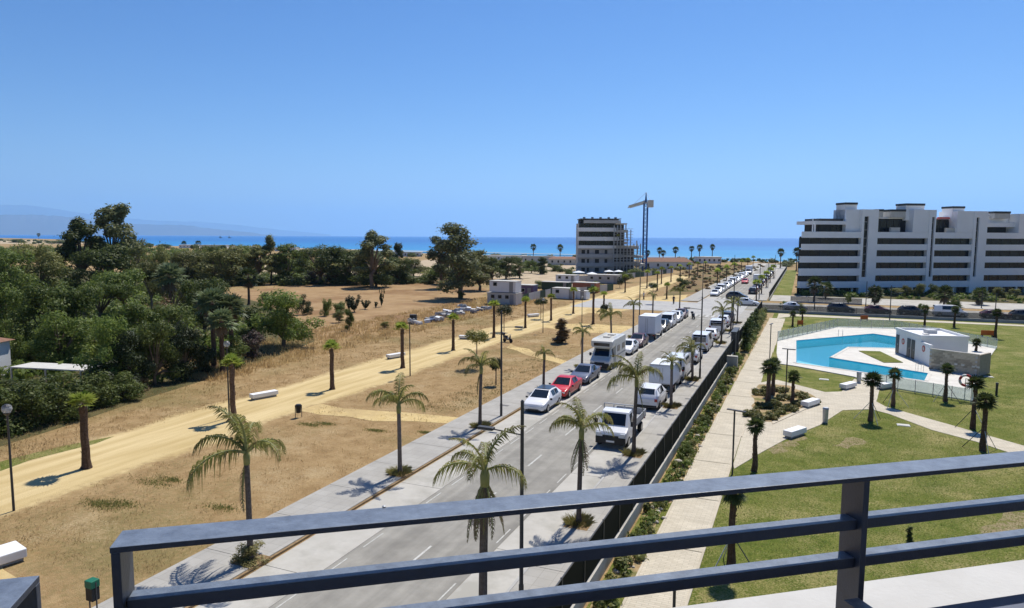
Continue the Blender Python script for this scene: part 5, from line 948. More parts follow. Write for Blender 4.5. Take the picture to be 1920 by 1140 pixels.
for i, (u, vb, vt, w, lb) in enumerate(((1275, 494, 479, 40, 'dark hedge on the promenade left of the palm group'), (1322, 492, 479, 40, 'dark hedge on the promenade under the palm group'), (1404, 492, 486, 18, 'round dark bush on the promenade by the road end'), (1478, 500, 487, 34, 'dark bushes beside the apartment block'), (1055, 492, 480, 22, 'dark bush on the shore left of the unfinished building'), (1222, 494, 482, 18, 'bush at the crane foot'), (30, 455, 447, 40, 'dark bushes on the far left headland'), (112, 457, 448, 40, 'dark bushes right on the far left headland'), (150, 470, 458, 60, 'dark grove below the headland'), (50, 475, 460, 90, 'dark grove at the far left'), (310, 466, 456, 36, 'dark grove on the left shore'), (500, 470, 461, 40, 'dark grove by the left shore houses'))): pt(lb, 'far_bush', 'shrub', 'bushes near the shore', u, vb, vt, w, 'bush', 'leaf_dark', i % 4)
# stubby fan palms along the sand walk
PK = 'stubby fan palms along the sand walk'
for i, (u, vb, vt, sc, rt, lb) in enumerate(((162, 878, 742, 1.0, .20, 'nearest stubby palm on the sand walk, left'), (438, 788, 672, .95, .18, 'stubby palm beside the globe lamp on the sand walk'), (623, 730, 644, .95, .17, 'stubby palm on the sand walk left of the white bench'), (755, 690, 608, 1.0, .17, 'stubby palm beside the tall lamp on the sand walk'), (850, 657, 592, .95, .16, 'stubby palm left of the small umbrella tree'), (926, 633, 566, 1.0, .16, 'stubby palm touching the dark umbrella tree'), (985, 615, 559, .95, .15, 'stubby palm left of the round dark tree'), (1033, 601, 553, .95, .15, 'stubby palm right of the round dark tree'), (1075, 588, 541, .95, .15, 'stubby palm before the low white cabin'), (1112, 608, 541, 1.1, .17, 'tall stubby palm right of the low white cabin'), (1132, 583, 548, .9, .15, 'stubby palm behind the dark ball tree'),
      (1172, 548, 516, 1.0, .15, 'far stubby palm by the sand walk bend'), (1240, 532, 502, 1.0, .15, 'first far palm of the row beyond the plaza'), (1258, 528, 500, 1.0, .15, 'second far palm of the row beyond the plaza'), (1275, 525, 497, 1.0, .15, 'third far palm of the row beyond the plaza'), (1292, 521, 494, 1.0, .15, 'fourth far palm of the row beyond the plaza'), (1308, 517, 492, 1.0, .15, 'fifth far palm of the row beyond the plaza'), (1322, 513, 491, 1.0, .15, 'sixth far palm of the row beyond the plaza'), (1250, 560, 532, 1.0, .15, 'palm at the near edge of the plaza'), (1213, 540, 508, 1.0, .15, 'palm right of the sand walk bend'), (1232, 545, 510, 1.0, .15, 'palm left of the dark round street tree'))): fp(lb, PK, u, vb, vt, sc, 'park', i, rt)
# queen palms in the pavements
QG = 'queen palms along the street'
for i, (x, u, vb, vt, L, n, lb, wind) in enumerate((
  (-19.75, 470, 1062, 868, 2.7, (2, 4, 2, 1), 'nearest queen palm on the left pavement with dry weeds at its foot', .5), (-19.75, 750, 890, 772, 2.1, (2, 4, 2, 0), 'second queen palm on the left pavement', .3), (-19.75, 900, 800, 698, 1.9, (2, 4, 2, 1), 'third queen palm on the left pavement, left of the street lamp', .3), (-19.75, 1019, 728, 672, 1.1, (2, 4, 3, 0), 'short yellowish queen palm behind the white hatchback', .2), (-19.75, 1091, 690, 630, 1.4, (1, 4, 4, 1), 'queen palm behind the slate saloon', .4), (-19.75, 1146, 640, 598, 1.9, (1, 7, 2, 0), 'yellow green queen palm behind the motorhome', .6), (-19.75, 1187, 634, 578, 1.5, (3, 5, 2, 0), 'queen palm left of the white box truck', .2), (-19.75, 1223, 602, 560, 1.3, (2, 4, 2, 0), 'slim queen palm above the white box truck', .2), (-19.75, 1274, 582, 550, 2.0, (2, 7, 2, 0), 'yellow queen palm beside the plaza', .5),
  (-8.8, 905, 1150, 905, 1.9, (2, 3, 2, 14), 'queen palm with a shaggy dead skirt, nearest on the right pavement', .5), (-8.8, 1085, 985, 820, 2.0, (2, 5, 2, 4), 'queen palm with hanging dead fronds on the right pavement', .4), (-8.8, 1188, 860, 722, 2.2, (2, 5, 3, 1), 'queen palm in front of the flatbed truck', .3), (-8.8, 1258, 775, 690, 1.3, (3, 4, 2, 0), 'queen palm beside the white box van', .4), (-8.8, 1298, 725, 664, 1.9, (2, 4, 4, 1), 'queen palm left of the second right hand lamp', .5), (-8.8, 1352, 652, 590, 1.8, (3, 4, 2, 0), 'queen palm with an arching frond before the junction', .5), (-8.8, 1370, 630, 575, 1.5, (3, 4, 2, 0), 'queen palm nearest the junction on the right', .2), (-8.8, 1382, 612, 570, 1.3, (3, 4, 2, 0), 'slim queen palm by the crossing car', .2))):
    y = along(x, u, 0.1); p = (x, y, .1); h = tall(p, vt) - .1
    queen_palm(lb, QG, p, h, L, n, 100 + i, rt=.115 if i not in (9,) else .14, wind=wind, lean=(random.uniform(-.12, .12), random.uniform(-.1, .1)))
    pit = sheet('tree_pit', [(x - .55, y - .55), (x + .55, y - .55), (x + .55, y + .55), (x - .55, y + .55)], .134, 'soil')
    big = 2.4 if i == 0 else 1.5
    (tuft if i else (lambda nm, lb_, ct, gr, p_, w_, h_, lf_, sd_: tree(nm, lb_, ct, gr, p_, .95, 1.7, 'bush', lf_, 1)))('weed_tuft', 'dry weed tuft at the foot of the ' + lb.split(' with')[0].split(',')[0].split(' behind')[0] if i in (0, 1, 2) else 'weed tuft under the ' + lb.split(',')[0], 'weeds', 'weed tufts under the street palms', (x + random.uniform(-.1, .1), y + random.uniform(0, .2), .12), big, .9 if i == 0 else .45, 'weed', i)
for i, u in enumerate((1345, 1362, 1376, 1390, 1402, 1412)):
    y = along(-21, u, 1); fan_palm(('first', 'second', 'third', 'fourth', 'fifth', 'last')[i] + ' far street palm left of the road beyond the junction', 'far street palms beyond the junction', (-21, y, 0), 4.5, 1.3, 'park', 200 + i, .12)
for i, u in enumerate((1418, 1428, 1437, 1444, 1450)):
    y = along(-8.6, u, 1); fan_palm(('first', 'second', 'third', 'fourth', 'last')[i] + ' far street palm right of the road beyond the junction', 'far street palms beyond the junction', (-8.6, y, 0), 4.2, 1.3, 'park', 210 + i, .12)
# lollipop and umbrella trees
def ballpt(label, u, vb, vt, wpx, hpx, leaf, seed, name='ball_tree'):
    p = G(u, vb); h = tall(p, vt); k = depth(p) / FOC; w = wpx * k / 2; hh = hpx * k / 2; o = thing(name, label, 'tree', (p[0], p[1], 0), random.uniform(0, 6), 'clipped trees in the park')
    cl = [(0, 0, h - hh, w * .8, w * .8, hh * .85)] + [(math.cos(a) * w * .55, math.sin(a) * w * .55, h - hh + random.uniform(-.3, .3) * hh, w * .45, w * .45, hh * .55) for a in np.arange(0, 6.2, .8)]
    link('crown', leafmesh('crown', cl, 1800, .13 + w * .02, leaf, seed=seed), o); MB().tube([(0, 0, -.05), (.02, 0, h - hh)], [.06, .045], 7).obj('trunk', 'bark', o)
ballpt('dark ball tree left of the street lamp on dry grass', 930, 722, 667, 26, 30, 'leaf_black', 1); ballpt('wide dark umbrella tree casting a shadow on the sand walk', 945, 622, 568, 38, 28, 'leaf_black', 2, 'umbrella_tree'); ballpt('round dark tree over the white bench', 1014, 598, 556, 28, 18, 'leaf_black', 3); ballpt('small dark ball tree beside the sand walk', 1133, 592, 568, 17, 17, 'leaf_black', 4); ballpt('dark round tree by the plaza edge', 1224, 570, 528, 20, 14, 'leaf_dark', 5)
ballpt('light green umbrella tree on the dry grass', 894, 690, 614, 52, 34, 'leaf_yellow', 6, 'umbrella_tree'); ballpt('round dark tree at the left edge of the site', 1162, 540, 512, 14, 26, 'leaf_black', 8)
# garden palms
GP = 'slim dark palms in the residential garden'
for i, (u, vb, vt, sc, rt, stk, lb) in enumerate(((1370, 1072, 900, .95, .13, 3, 'nearest garden palm, behind the railing by the path'), (1414, 884, 782, 1.0, .12, 0, 'garden palm right of the near garden lamp'), (1632, 790, 697, 1.25, .13, 3, 'staked garden palm at the corner of the big lawn'), (1674, 762, 690, 1.0, .12, 3, 'staked garden palm before the shallow pool end'), (1772, 753, 681, 1.0, .12, 3, 'staked garden palm left of the lifebuoy'), (1824, 805, 704, 1.1, .13, 2, 'garden palm right of the lifebuoy'), (1842, 846, 736, 1.2, .14, 3, 'garden palm right at the diagonal path'), (1440, 757, 674, 1.35, .16, 0, 'thick garden palm in the flower bed'), (1449, 742, 670, 1.2, .14, 0, 'second garden palm leaning on the thick one'), (1486, 755, 694, 1.0, .12, 0, 'small garden palm in the flower bed'), (1830, 660, 634, 1.0, .12, 0, 'little palm behind the grey block wall'),
      (1866, 634, 578, 1.2, .14, 0, 'tall palm on the far lawn right of the glass fence'), (1789, 614, 573, 1.2, .13, 0, 'palm on the far lawn behind the pool house'), (1733, 615, 572, 1.2, .13, 0, 'palm on the far lawn behind the glass fence'), (1486, 612, 582, 1.0, .12, 0, 'palm at the far end of the garden path'), (1504, 606, 578, 1.1, .12, 0, 'palm near the far end of the garden path'))): fp(lb, GP, u, vb, vt, sc, 'garden', 70 + i, rt, name='garden_palm', stakes=stk)
# palms and trees before the apartment block
for i, (u, vb, vt, w, k, lf, lb) in enumerate(((1680, 556, 537, 32, 'pine', 'leaf_olive', 'yellow green umbrella tree before the second block'), (1634, 556, 537, 28, 'pine', 'leaf_olive', 'yellow green umbrella tree before the first stair tower'), (1700, 558, 534, 22, 'broad', 'leaf_olive', 'feathery tree before the second block'), (1724, 556, 530, 22, 'broad', 'leaf_olive', 'feathery tree left of the second stair tower'), (1748, 556, 530, 22, 'broad', 'leaf_dark', 'dark tree at the second stair tower'), (1772, 558, 540, 18, 'broad', 'leaf_olive', 'small tree before the third block'), (1872, 558, 538, 26, 'broad', 'leaf_olive', 'pale tree before the fourth block'), (1900, 560, 540, 24, 'broad', 'leaf_olive', 'tree at the right edge before the apartments'), (1590, 575, 552, 12, 'round', 'leaf_dark', 'small street tree before the first block'), (1560, 580, 566, 16, 'bush', 'leaf_mid', 'green shrub in the cross street verge'), (1470, 576, 562, 16, 'bush', 'leaf_mid', 'green shrub at the junction corner'), (1500, 586, 566, 22, 'bush', 'leaf_mid', 'green shrub behind the cross street fence'), (1727, 588, 568, 14, 'round', 'leaf_mid', 'small street tree behind the silver van'))): pt(lb, 'street_tree', 'tree', 'trees along the cross street', u, vb, vt, w, k, lf, i % 4)
for i, (u, vb, vt, sc, lb) in enumerate(((1526, 566, 527, 1.4, 'street palm at the left end of the apartments'), (1548, 560, 536, 1.4, 'street palm before the left balconies'), (1640, 574, 545, 1.4, 'street palm before the first slit window'), (1770, 574, 545, 1.4, 'street palm before the third block'), (1836, 572, 548, 1.4, 'street palm before the third stair tower'), (1788, 590, 572, 1.2, 'small street palm behind the cross street fence'))): fp(lb, 'palms along the cross street', u, vb, vt, sc, 'tall', 90 + i, .16, name='street_palm')
for i, y in enumerate(np.arange(166.5, 169, 3)): pass
# shrubs and plants of the planting bed beside the path
r = random.Random(5); PB = 'shrubs in the planting bed by the path'; kinds = ['leaf_mid', 'leaf_olive', 'leaf_yellow', 'leaf_dark', 'leaf_mid', 'leaf_olive']; adj = {'leaf_mid': 'green', 'leaf_olive': 'olive green', 'leaf_yellow': 'yellowish', 'leaf_dark': 'dark green', 'leaf_dry': 'dry'}
y = 19.5; i = 0
bed_x = lambda: r.uniform(-6.3, -5.55)
def plantmass(name, spots, leaf, seed, n):
    cl = [(x, y, z + h * .45, w * .5, w * .5, h * .5) for x, y, z, w, h in spots]; return tag(link(name, leafmesh(name, cl, n, .15, leaf, seed=seed, shell=.4)), kind='stuff')
SP = {k: [] for k in ('leaf_mid', 'leaf_olive', 'leaf_yellow', 'leaf_dark')}
y = 17.5
while y < 79:
    for k in range(3): SP[r.choice(('leaf_mid', 'leaf_mid', 'leaf_olive', 'leaf_yellow', 'leaf_dark'))].append((bed_x(), y + r.uniform(-.3, .3), .03, r.uniform(.3, .75), r.uniform(.2, .55)))
    y += .75
y = 81
while y < 124:
    SP[r.choice(('leaf_mid', 'leaf_olive', 'leaf_dark'))].append((r.uniform(-6.1, -5.3), y, .03, r.uniform(.8, 1.3), r.uniform(.8, 2.0))); y += .9
for k, lf in enumerate(SP): plantmass('bed_planting', SP[lf], lf, 40 + k, 9000)
for i, (yy, lf, w, h, lb) in enumerate(((22.5, 'leaf_mid', .9, .8, 'round green shrub nearest the railing in the planting bed'), (27.5, 'leaf_dark', .8, .8, 'dark green shrub in the bed before the second railing bar'), (34, 'leaf_olive', .9, .7, 'olive shrub in the bed beside the nearest garden lamp'), (40.5, 'leaf_mid', 1.0, 1.0, 'bright green bush in the bed level with the flatbed truck'), (48, 'leaf_dark', .9, .9, 'dark bush in the bed level with the flower bed tip'), (58, 'leaf_mid', 1.0, 1.0, 'green bush in the bed short of the meter cabinet'), (66, 'leaf_dark', 1.1, 1.2, 'dark bush beside the meter cabinet'), (73, 'leaf_mid', 1.2, 1.4, 'tall green bush just before the garden gate'))): tree('bed_shrub', lb, 'shrub', PB, (-5.9 + .1 * (i % 3), yy), h, w, 'bush', lf, i % 4)
hl = ('nearest', 'second', 'third', 'fourth', 'fifth')
for i, y in enumerate((82, 85.5, 89, 93, 98)): tree('slim_tree', hl[i] + ' slim dark tree inside the fence beyond the gate', 'tree', 'slim trees along the garden fence', (-5.7, y), 3.6, 1.0, 'column', 'leaf_dark', i % 3)
fb = [G(*q) for q in ((1410, 780), (1425, 740), (1440, 735), (1455, 760), (1470, 750), (1500, 745), (1520, 755), (1480, 770), (1445, 785), (1420, 785), (1430, 765), (1460, 775), (1500, 760), (1465, 735))]
for k, lf in enumerate(('weed', 'leaf_yellow', 'leaf_olive')): plantmass('flower_bed_plants', [(p[0] + r.uniform(-.5, .5), p[1] + r.uniform(-.7, .7), .06, r.uniform(.3, .6), r.uniform(.2, .45)) for p in fb * 5], lf, 60 + k, 6000)
mb = MB()
for i in range(120):
    s = r.uniform(.04, .16); x, yy = r.uniform(-6.3, -5.4), r.uniform(19, 76); mb.ball((x, yy, .03 + s * .3), (s, s * .8, s * .55), 6, 4)
struct('bed_gravel', mb, 'stone')['kind'] = 'stuff'
for i, (u, v, lb) in enumerate(((1272, 868, 'pale flat stone in the planting bed left of the nearest garden lamp'), (1282, 874, 'small pale stone beside the flat one in the planting bed'), (1308, 820, 'tan rock in the planting bed level with the flatbed truck'))):
    mb = MB(); mb.ball((0, 0, .08), (.28 - .05 * i, .18, .14), 9, 6); o = mb.obj('bed_stone', 'stone', None, tuple(G(u, v, .03))); tag(o, lb, 'stone', 'stones in the planting bed')
# undergrowth that nobody could count: under the wood and along the far edge of the ploughed field
rg0 = np.random.default_rng(11)
def scatter(poly, n):
    P = np.stack([rg0.uniform(min(p[0] for p in poly), max(p[0] for p in poly), n), rg0.uniform(min(p[1] for p in poly), max(p[1] for p in poly), n)], 1); return P[inpoly(P, poly)]
def inpoly(P, poly):
    x, y = P[:, 0], P[:, 1]; c = np.zeros(len(P), bool); n = len(poly)
    for i in range(n):
        (x0, y0), (x1, y1) = poly[i], poly[(i + 1) % n]
        c ^= ((y0 > y) != (y1 > y)) & (x < (x1 - x0) * (y - y0) / ((y1 - y0) or 1e-9) + x0)
    return c
def undergrowth(poly, n, hmax, leaf, seed, nl, sz=.55):
    P = scatter(poly, n); cl = [(x, y, h * .4, h * .9, h * .9, h * .5) for (x, y), h in zip(P, rg0.uniform(.4, 1, len(P)) * hmax)]; return tag(link('undergrowth', leafmesh('undergrowth', cl, nl, sz, leaf, seed=seed, shell=.3)), kind='stuff')
wd = Gs((-20, 812), (120, 772), (260, 728), (400, 690), (470, 668), (480, 620), (440, 580), (380, 552), (280, 540), (100, 530), (-40, 530))
undergrowth(wd, 900, 2.4, 'leaf_mid', 21, 30000); undergrowth(wd, 700, 2.6, 'leaf_dark', 22, 22000)
mr_ = Gs((330, 540), (480, 537), (640, 534), (800, 533), (800, 527), (640, 522), (480, 522), (330, 522)); undergrowth(mr_, 420, 2.6, 'leaf_dark', 23, 16000, .7)
undergrowth(Gs((330, 520), (640, 518), (800, 522), (930, 520), (930, 512), (760, 505), (600, 492), (430, 487), (300, 487)), 420, 3.6, 'leaf_olive', 24, 16000, .9)
undergrowth(Gs((1242, 556), (1335, 547), (1425, 505), (1440, 497), (1320, 498), (1268, 518), (1300, 520), (1262, 540)), 120, 1.0, 'leaf_olive', 26, 5000, .5); undergrowth(Gs((1242, 556), (1335, 547), (1425, 505), (1440, 497), (1320, 498), (1268, 518), (1300, 520), (1262, 540)), 160, .9, 'leaf_dry', 27, 6000, .5)
undergrowth(Gs((1205, 492), (1205, 487), (1500, 488), (1500, 494)), 130, 2.2, 'leaf_dark', 28, 6000, .9); undergrowth(Gs((900, 490), (1080, 492), (1080, 487), (900, 485)), 70, 2.4, 'leaf_olive', 29, 4000, .9)
undergrowth(Gs((1110, 520), (1200, 515), (1275, 503), (1320, 496), (1300, 492), (1200, 500), (1110, 508)), 130, 1.2, 'leaf_dry', 30, 5000, .7)
undergrowth([(-1, 167), (50, 167), (50, 190), (10, 177), (-1, 172)], 120, 1.4, 'leaf_mid', 31, 6000, .5)
undergrowth(Gs((560, 500), (700, 492), (800, 482), (1000, 484), (1085, 490), (1085, 483), (960, 481), (800, 478), (640, 471), (560, 470)), 520, 3.4, 'leaf_dark', 32, 20000, 1.0)
undergrowth(Gs((0, 456), (130, 459), (300, 466), (560, 470), (560, 466), (300, 463), (130, 453), (0, 450)), 300, 4.5, 'leaf_dark', 33, 9000, 2.4)
undergrowth(Gs((930, 512), (1075, 516), (1075, 500), (1000, 494), (900, 494)), 110, 2.2, 'leaf_dark', 34, 6000, .7); undergrowth(Gs((1205, 520), (1300, 503), (1300, 496), (1205, 505)), 120, 1.6, 'leaf_olive', 35, 5000, .6)
pt('staked sapling on the big lawn seen below the middle bar', 'young_tree', 'tree', 'saplings and young trees', 1703, 1034, 984, 14, 'column', 'leaf_dark', 1)
undergrowth(Gs((0, 490), (330, 490), (430, 480), (300, 470), (100, 468), (-40, 470)), 500, 5, 'leaf_mid', 25, 16000, 1.5)
# loose ground cover: dry grass and weeds, lawn blades
def blades(name, inside, n, h, leaf, seed, w=.03, clump=6):
    rg = np.random.default_rng(seed); P = inside(rg, n); k = len(P); a = rg.random(k) * 6.28; hh = h * (.5 + rg.random(k)); c = np.stack([np.cos(a), np.sin(a)], 1); wv = w * (.6 + rg.random(k))[:, None] * (1 + np.hypot(P[:, 0], P[:, 1]) / 60)[:, None]; ln = (rg.random((k, 2)) - .5) * hh[:, None] * 1.4
    V = np.zeros((k, 3, 3)); V[:, 0, :2] = P - c * wv; V[:, 1, :2] = P + c * wv; V[:, 2, :2] = P + ln; V[:, :2, 2] = .02; V[:, 2, 2] = hh + .02; V = V.reshape(-1, 3)
    me = bpy.data.meshes.new(name); me.vertices.add(len(V)); me.vertices.foreach_set('co', V.ravel()); me.loops.add(len(V)); me.loops.foreach_set('vertex_index', np.arange(len(V))); me.polygons.add(k); me.polygons.foreach_set('loop_start', np.arange(k) * 3); me.polygons.foreach_set('loop_total', np.full(k, 3)); me.materials.append(M(leaf)); me.update()
    return tag(link(name, me), kind='stuff')
def inpoly(P, poly):
    x, y = P[:, 0], P[:, 1]; c = np.zeros(len(P), bool); n = len(poly)
    for i in range(n):
        (x0, y0), (x1, y1) = poly[i], poly[(i + 1) % n]
        c ^= ((y0 > y) != (y1 > y)) & (x < (x1 - x0) * (y - y0) / ((y1 - y0) or 1e-9) + x0)
    return c
def clumped(rg, n, box, sig):
    m = n // 14; C = np.stack([rg.uniform(box[0], box[1], m), box[2] + (box[3] - box[2]) * rg.random(m) ** 1.5], 1); return np.repeat(C, 14, 0) + rg.normal(size=(m * 14, 2)) * sig
lw = [(-3.3, 20), (16, 20), (16, 47)] + Gs((1873, 850), (1830, 832), (1747, 812), (1667, 782), (1637, 775), (1580, 775), (1537, 803), (1480, 826), (1430, 853), (1377, 886)) + [(-3.2, 36)]
blades('lawn_grass', lambda rg, n: (lambda P: P[inpoly(P, lw)])(np.stack([rg.uniform(-3.3, 16, n), rg.uniform(20, 58, n)], 1)), 60000, .05, 'grass_blade', 1, .007)
lw2 = Gs((1645, 757), (1650, 745), (1683, 736), (1747, 745), (1820, 760), (1850, 700), (1919, 700), (1919, 830), (1780, 792), (1660, 760))
blades('lawn_grass', lambda rg, n: (lambda P: P[inpoly(P, lw2)])(np.stack([rg.uniform(5, 26, n), rg.uniform(48, 82, n)], 1)), 30000, .05, 'grass_blade', 2, .008)
dg = [(-34, 16), (-22.4, 16), (-22.4, 118), (-34, 118)]
blades('dry_grass', lambda rg, n: clumped(rg, n, (-33.5, -22.5, 17, 115), .25), 20000, .07, 'straw', 3, .007)
blades('dry_grass', lambda rg, n: clumped(rg, n, (-52, -41, 24, 130), .3), 20000, .12, 'straw', 4, .009)
blades('dry_grass', lambda rg, n: clumped(rg, n, (-62, -48, 45, 130), .35), 26000, .35, 'straw', 5, .014)
blades('green_weeds', lambda rg, n: np.concatenate([np.array(G(u, v))[None, :2] + rg.normal(size=(n // 9, 2)) * np.array([s, s * .4]) for u, v, s in ((205, 950, .7), (185, 945, .5), (230, 945, .5), (290, 905, .7), (415, 953, .5), (320, 900, .5), (580, 797, .5), (610, 795, .4), (705, 808, .4), (800, 812, .3))]), 3600, .07, 'grass_blade', 6, .012)
blades('green_weeds', lambda rg, n: (lambda P: P[inpoly(P, Gs((770, 775), (880, 770), (1010, 715), (1060, 690), (1000, 665), (960, 690), (840, 740)))])(clumped(rg, n, (-33, -22.4, 38, 75), .3)), 14000, .09, 'weed', 7, .010)

# ================================================================== VEHICLES
LG, RG = 'vehicles parked along the left kerb', 'vehicles parked along the right kerb'
XL, XR = -17.85, -10.45
def yl(u): return along(XL, u, .7)
def yr_(u): return along(XR, u, .7)
P0 = 0.0; P1 = PI
c0 = car('hatch', 'white', 'white hatchback with a dark roof, nearest on the left kerb', LG, (XL, yl(1018), .02), P0)
MB().box(-.56, .56, -.05, 1.35, 1.42, 1.475).obj('roof_panel', 'paint_dark', c0, bevel=.02)
car('sedan', 'red', 'red car behind the white hatchback', LG, (XL, yl(1059), .02), P0); car('sedan', 'slate', 'slate blue saloon behind the red car', LG, (XL, yl(1097), .02), P0)
motorhome('cream motorhome parked along the left kerb', (XL, yl(1139), .02), P0)
w2 = car('hatch', 'white', 'white car just behind the cream motorhome', LG, (XL, yl(1177), .02), P0); mr = car('hatch', 'maroon', 'dark maroon car before the white box truck', LG, (XL, yl(1197), .02), P0)
bt = boxtruck('white box truck parked on the left with its cargo box to the camera', LG, (XL, yl(1221), .02), P1)
dk = car('suv', 'dark', 'dark car behind the white box truck', LG, (XL, yl(1240), .02), P0); wv = car('van', 'white', 'white van behind the dark car on the left', LG, (XL, yl(1253), .02), P0); ws = car('suv', 'white', 'white car before the plaza on the left', LG, (XL, yl(1267), .02), P0); dup(mr, (XL, yl(1278), .02), P0, 'dark car last in the left row before the plaza', LG)
scooter('motorbike', 'dark motorbike standing alone in the road before the plaza', 'motorbike', (-15.8, along(-15.8, 1300), .02), .4)
scooter('scooter', 'dark scooter parked on the sand walk', 'scooter', tuple(G(952, 642)), 1.2)
ft = flatbed('white flatbed truck nearest on the right kerb', (XR, yr_(1165), .02), P0)
sv = car('suv', 'white', 'white car behind the flatbed truck', RG, (XR, yr_(1222), .02), P1); b2 = boxtruck('white box van behind the white car on the right', RG, (XR, yr_(1250), .02), P1, 3.2, 2.45, 1.95)
mv = car('minibus', 'white', 'white minibus with a dark rear window on the right kerb', RG, (XR, yr_(1272), .02), P1); dup(sv, (XR, yr_(1297), .02), P1, 'white car beyond the white minibus', RG)
dup(mv, (XR, yr_(1317), .02), P1, 'white van with a flat roof beyond the queen palm', RG); dup(w2, (XR, yr_(1334), .02), P1, 'white car beyond the flat roofed van', RG); dup(wv, (XR, yr_(1346), .02), P1, 'white van near the end of the right row', RG); dup(ws, (XR, yr_(1357), .02), P1, 'last white car of the right row before the junction', RG); dup(dk, (XR, yr_(1365), .02), P1, 'dark car at the end of the right row', RG)
dup(w2, (-9.5, along(-9.5, 1402, .7), .02), PI / 2, 'silver white car turning at the junction', None); dup(dk, (-12.6, along(-12.6, 1382, .7), .02), PI / 2, 'dark car crossing at the junction')
u = 151.0; FL = 'cars parked left of the road beyond the junction'; ordn = ('first', 'second', 'third', 'fourth', 'fifth', 'sixth', 'seventh', 'eighth', 'ninth', 'tenth', 'eleventh', 'twelfth', 'thirteenth', 'fourteenth', 'fifteenth', 'sixteenth')
y = 158.0
for i in range(16):
    if y > 330: break
    src = (w2, ws, wv, w2, sv)[i % 5]; dup(src, (XL, y, .02), P0, ordn[i] + ' white car beyond the junction in the left row', FL); y += 5.6 if i % 3 else 6.4
dup(bt, (XL + .2, y + 4, .02), P0, 'dark windowed truck at the far end of the left row', FL)
rc = car('hatch', 'red', 'red car driving far down the road', None, (-15.0, along(-15, 1397, .5), .02), P0); dup(bt, (-11.2, along(-11.2, 1421, 1), .02), P1, 'silver box truck far down the right side of the road')
y = 168.0
for i in range(14):
    if y > 330: break
    dup((dk, mr, dk, w2)[i % 4], (XR, y, .02), P1, ordn[i] + (' dark car' if i % 4 != 3 else ' pale car') + ' beyond the junction in the right row', 'cars parked right of the road beyond the junction'); y += 7.5
CG = 'cars parked along the cross street'; sil = car('minibus', 'silver', 'silver minibus parked on the cross street at the right', CG, (0, 0, 0), 0)
for x, src, lb, yy in ((6.5, dk, 'dark car parked left on the cross street', 0), (12.3, mr, 'second dark car parked on the cross street', .2), (17.5, dk, 'dark car right of the second one on the cross street', 0), (23, wv, 'white van in the middle of the cross street', .1), (29.3, mr, 'dark car behind the far lawn palm', 0), (33.5, dk, 'black car right of the far lawn palm', .2), (-1, w2, 'pale car at the left of the cross street row', 0), (45, w2, 'white car at the right of the cross street row', 0), (51, dk, 'dark car at the right end of the cross street row', 0)): dup(src, (x, 133.2 + yy, .02), PI / 2, lb, CG)
sil.location = (38.8, 133.4, .02); sil.rotation_euler.z = PI / 2

# ================================================================== STREET FURNITURE
def streetlamp(label, p, h, side, group='street lamps along the road', two=False):
    o = thing('street_lamp', label, 'street lamp', p, 0, group); mb = MB(); mb.tube([(0, 0, 0), (0, 0, h)], [.075, .06], 10); mb.tube([(0, 0, 0), (0, 0, .9)], [.095, .09], 10); mb.obj('pole', 'pole_metal', o); MB().tube([(0, 0, h), (0, 0, h + .06)], [.07, .03], 10).obj('cap', 'pole_metal', o)
    for s in ((side, -side) if two else (side,)):
        za = h - 1.15; MB().tube([(0, 0, za), (s * 1.1, 0, za + .08)], .025, 6).obj('arm', 'pole_metal', o); hd = MB().box(s * 1.35 - .3, s * 1.35 + .3, -.11, .11, za + .04, za + .14).obj('lamp_head', 'pole_metal', o, bevel=.03); MB().box(s * 1.35 - .24, s * 1.35 + .24, -.08, .08, za + .02, za + .038).obj('lens', 'headlight', hd)
    return o
for u, x, s, lb, h in ((978, -8.5, -1, 'nearest street lamp pole, cut by the railing', 7.35), (1314, -8.3, -1, 'street lamp on the right pavement beside the second van', 7.5), (1375, -8.3, -1, 'street lamp on the right before the junction', 7.5)): streetlamp(lb, (x, along(x, u, 3), .12), h, s)
for u, x, s, lb in ((940, -19.6, 1, 'tall street lamp on the left pavement by the dark ball tree'), (1199, -19.6, 1, 'street lamp on the left pavement beside the white box truck')): streetlamp(lb, (x, along(x, u, 3), .12), 7.6, s)
for i, (x, y) in enumerate(((-19.8, 152), (-8.2, 152), (-19.8, 185), (-8.2, 190), (-19.8, 225), (-8.2, 235))): streetlamp(('left', 'right')[i % 2] + ' street lamp ' + ('just beyond the junction', 'further down beyond the junction', 'farthest beyond the junction')[i // 2], (x, y, .1), 7.5, 1 if x < -15 else -1)
for i, (u, v, vt) in enumerate(((1623, 577, 528), (1840, 578, 545), (1668, 600, 536), (1865, 600, 552), (1527, 580, 545))): streetlamp(('lamp before the first stair tower on the cross street', 'lamp before the fourth block on the cross street', 'tall lamp behind the glass fence', 'lamp at the right end of the cross street', 'lamp at the left end of the apartments')[i], tuple(G(u, v)), tall(G(u, v), vt), 1, 'lamps along the cross street')
def globelamp(label, u, vb, vt):
    p = G(u, vb); h = tall(p, vt); o = thing('globe_lamp', label, 'street lamp', p, 0, 'globe lamps along the sand walk'); MB().tube([(0, 0, 0), (0, 0, h - .45)], [.06, .045], 8).obj('pole', 'pole_metal', o); MB().tube([(0, 0, h - .45), (0, 0, h - .3)], [.05, .16], 10).obj('collar', 'pole_metal', o)
    g = MB().ball((0, 0, h - .12), .22, 12, 8).obj('globe', 'globe_glass', o, smooth=True); MB().tube([(0, 0, h - .3), (0, 0, h - .05)], .05, 6).obj('bulb', 'offwhite', g); MB().tube([(0, 0, h + .02), (0, 0, h + .1)], [.2, .08], 10).obj('hood', 'pole_metal', o)
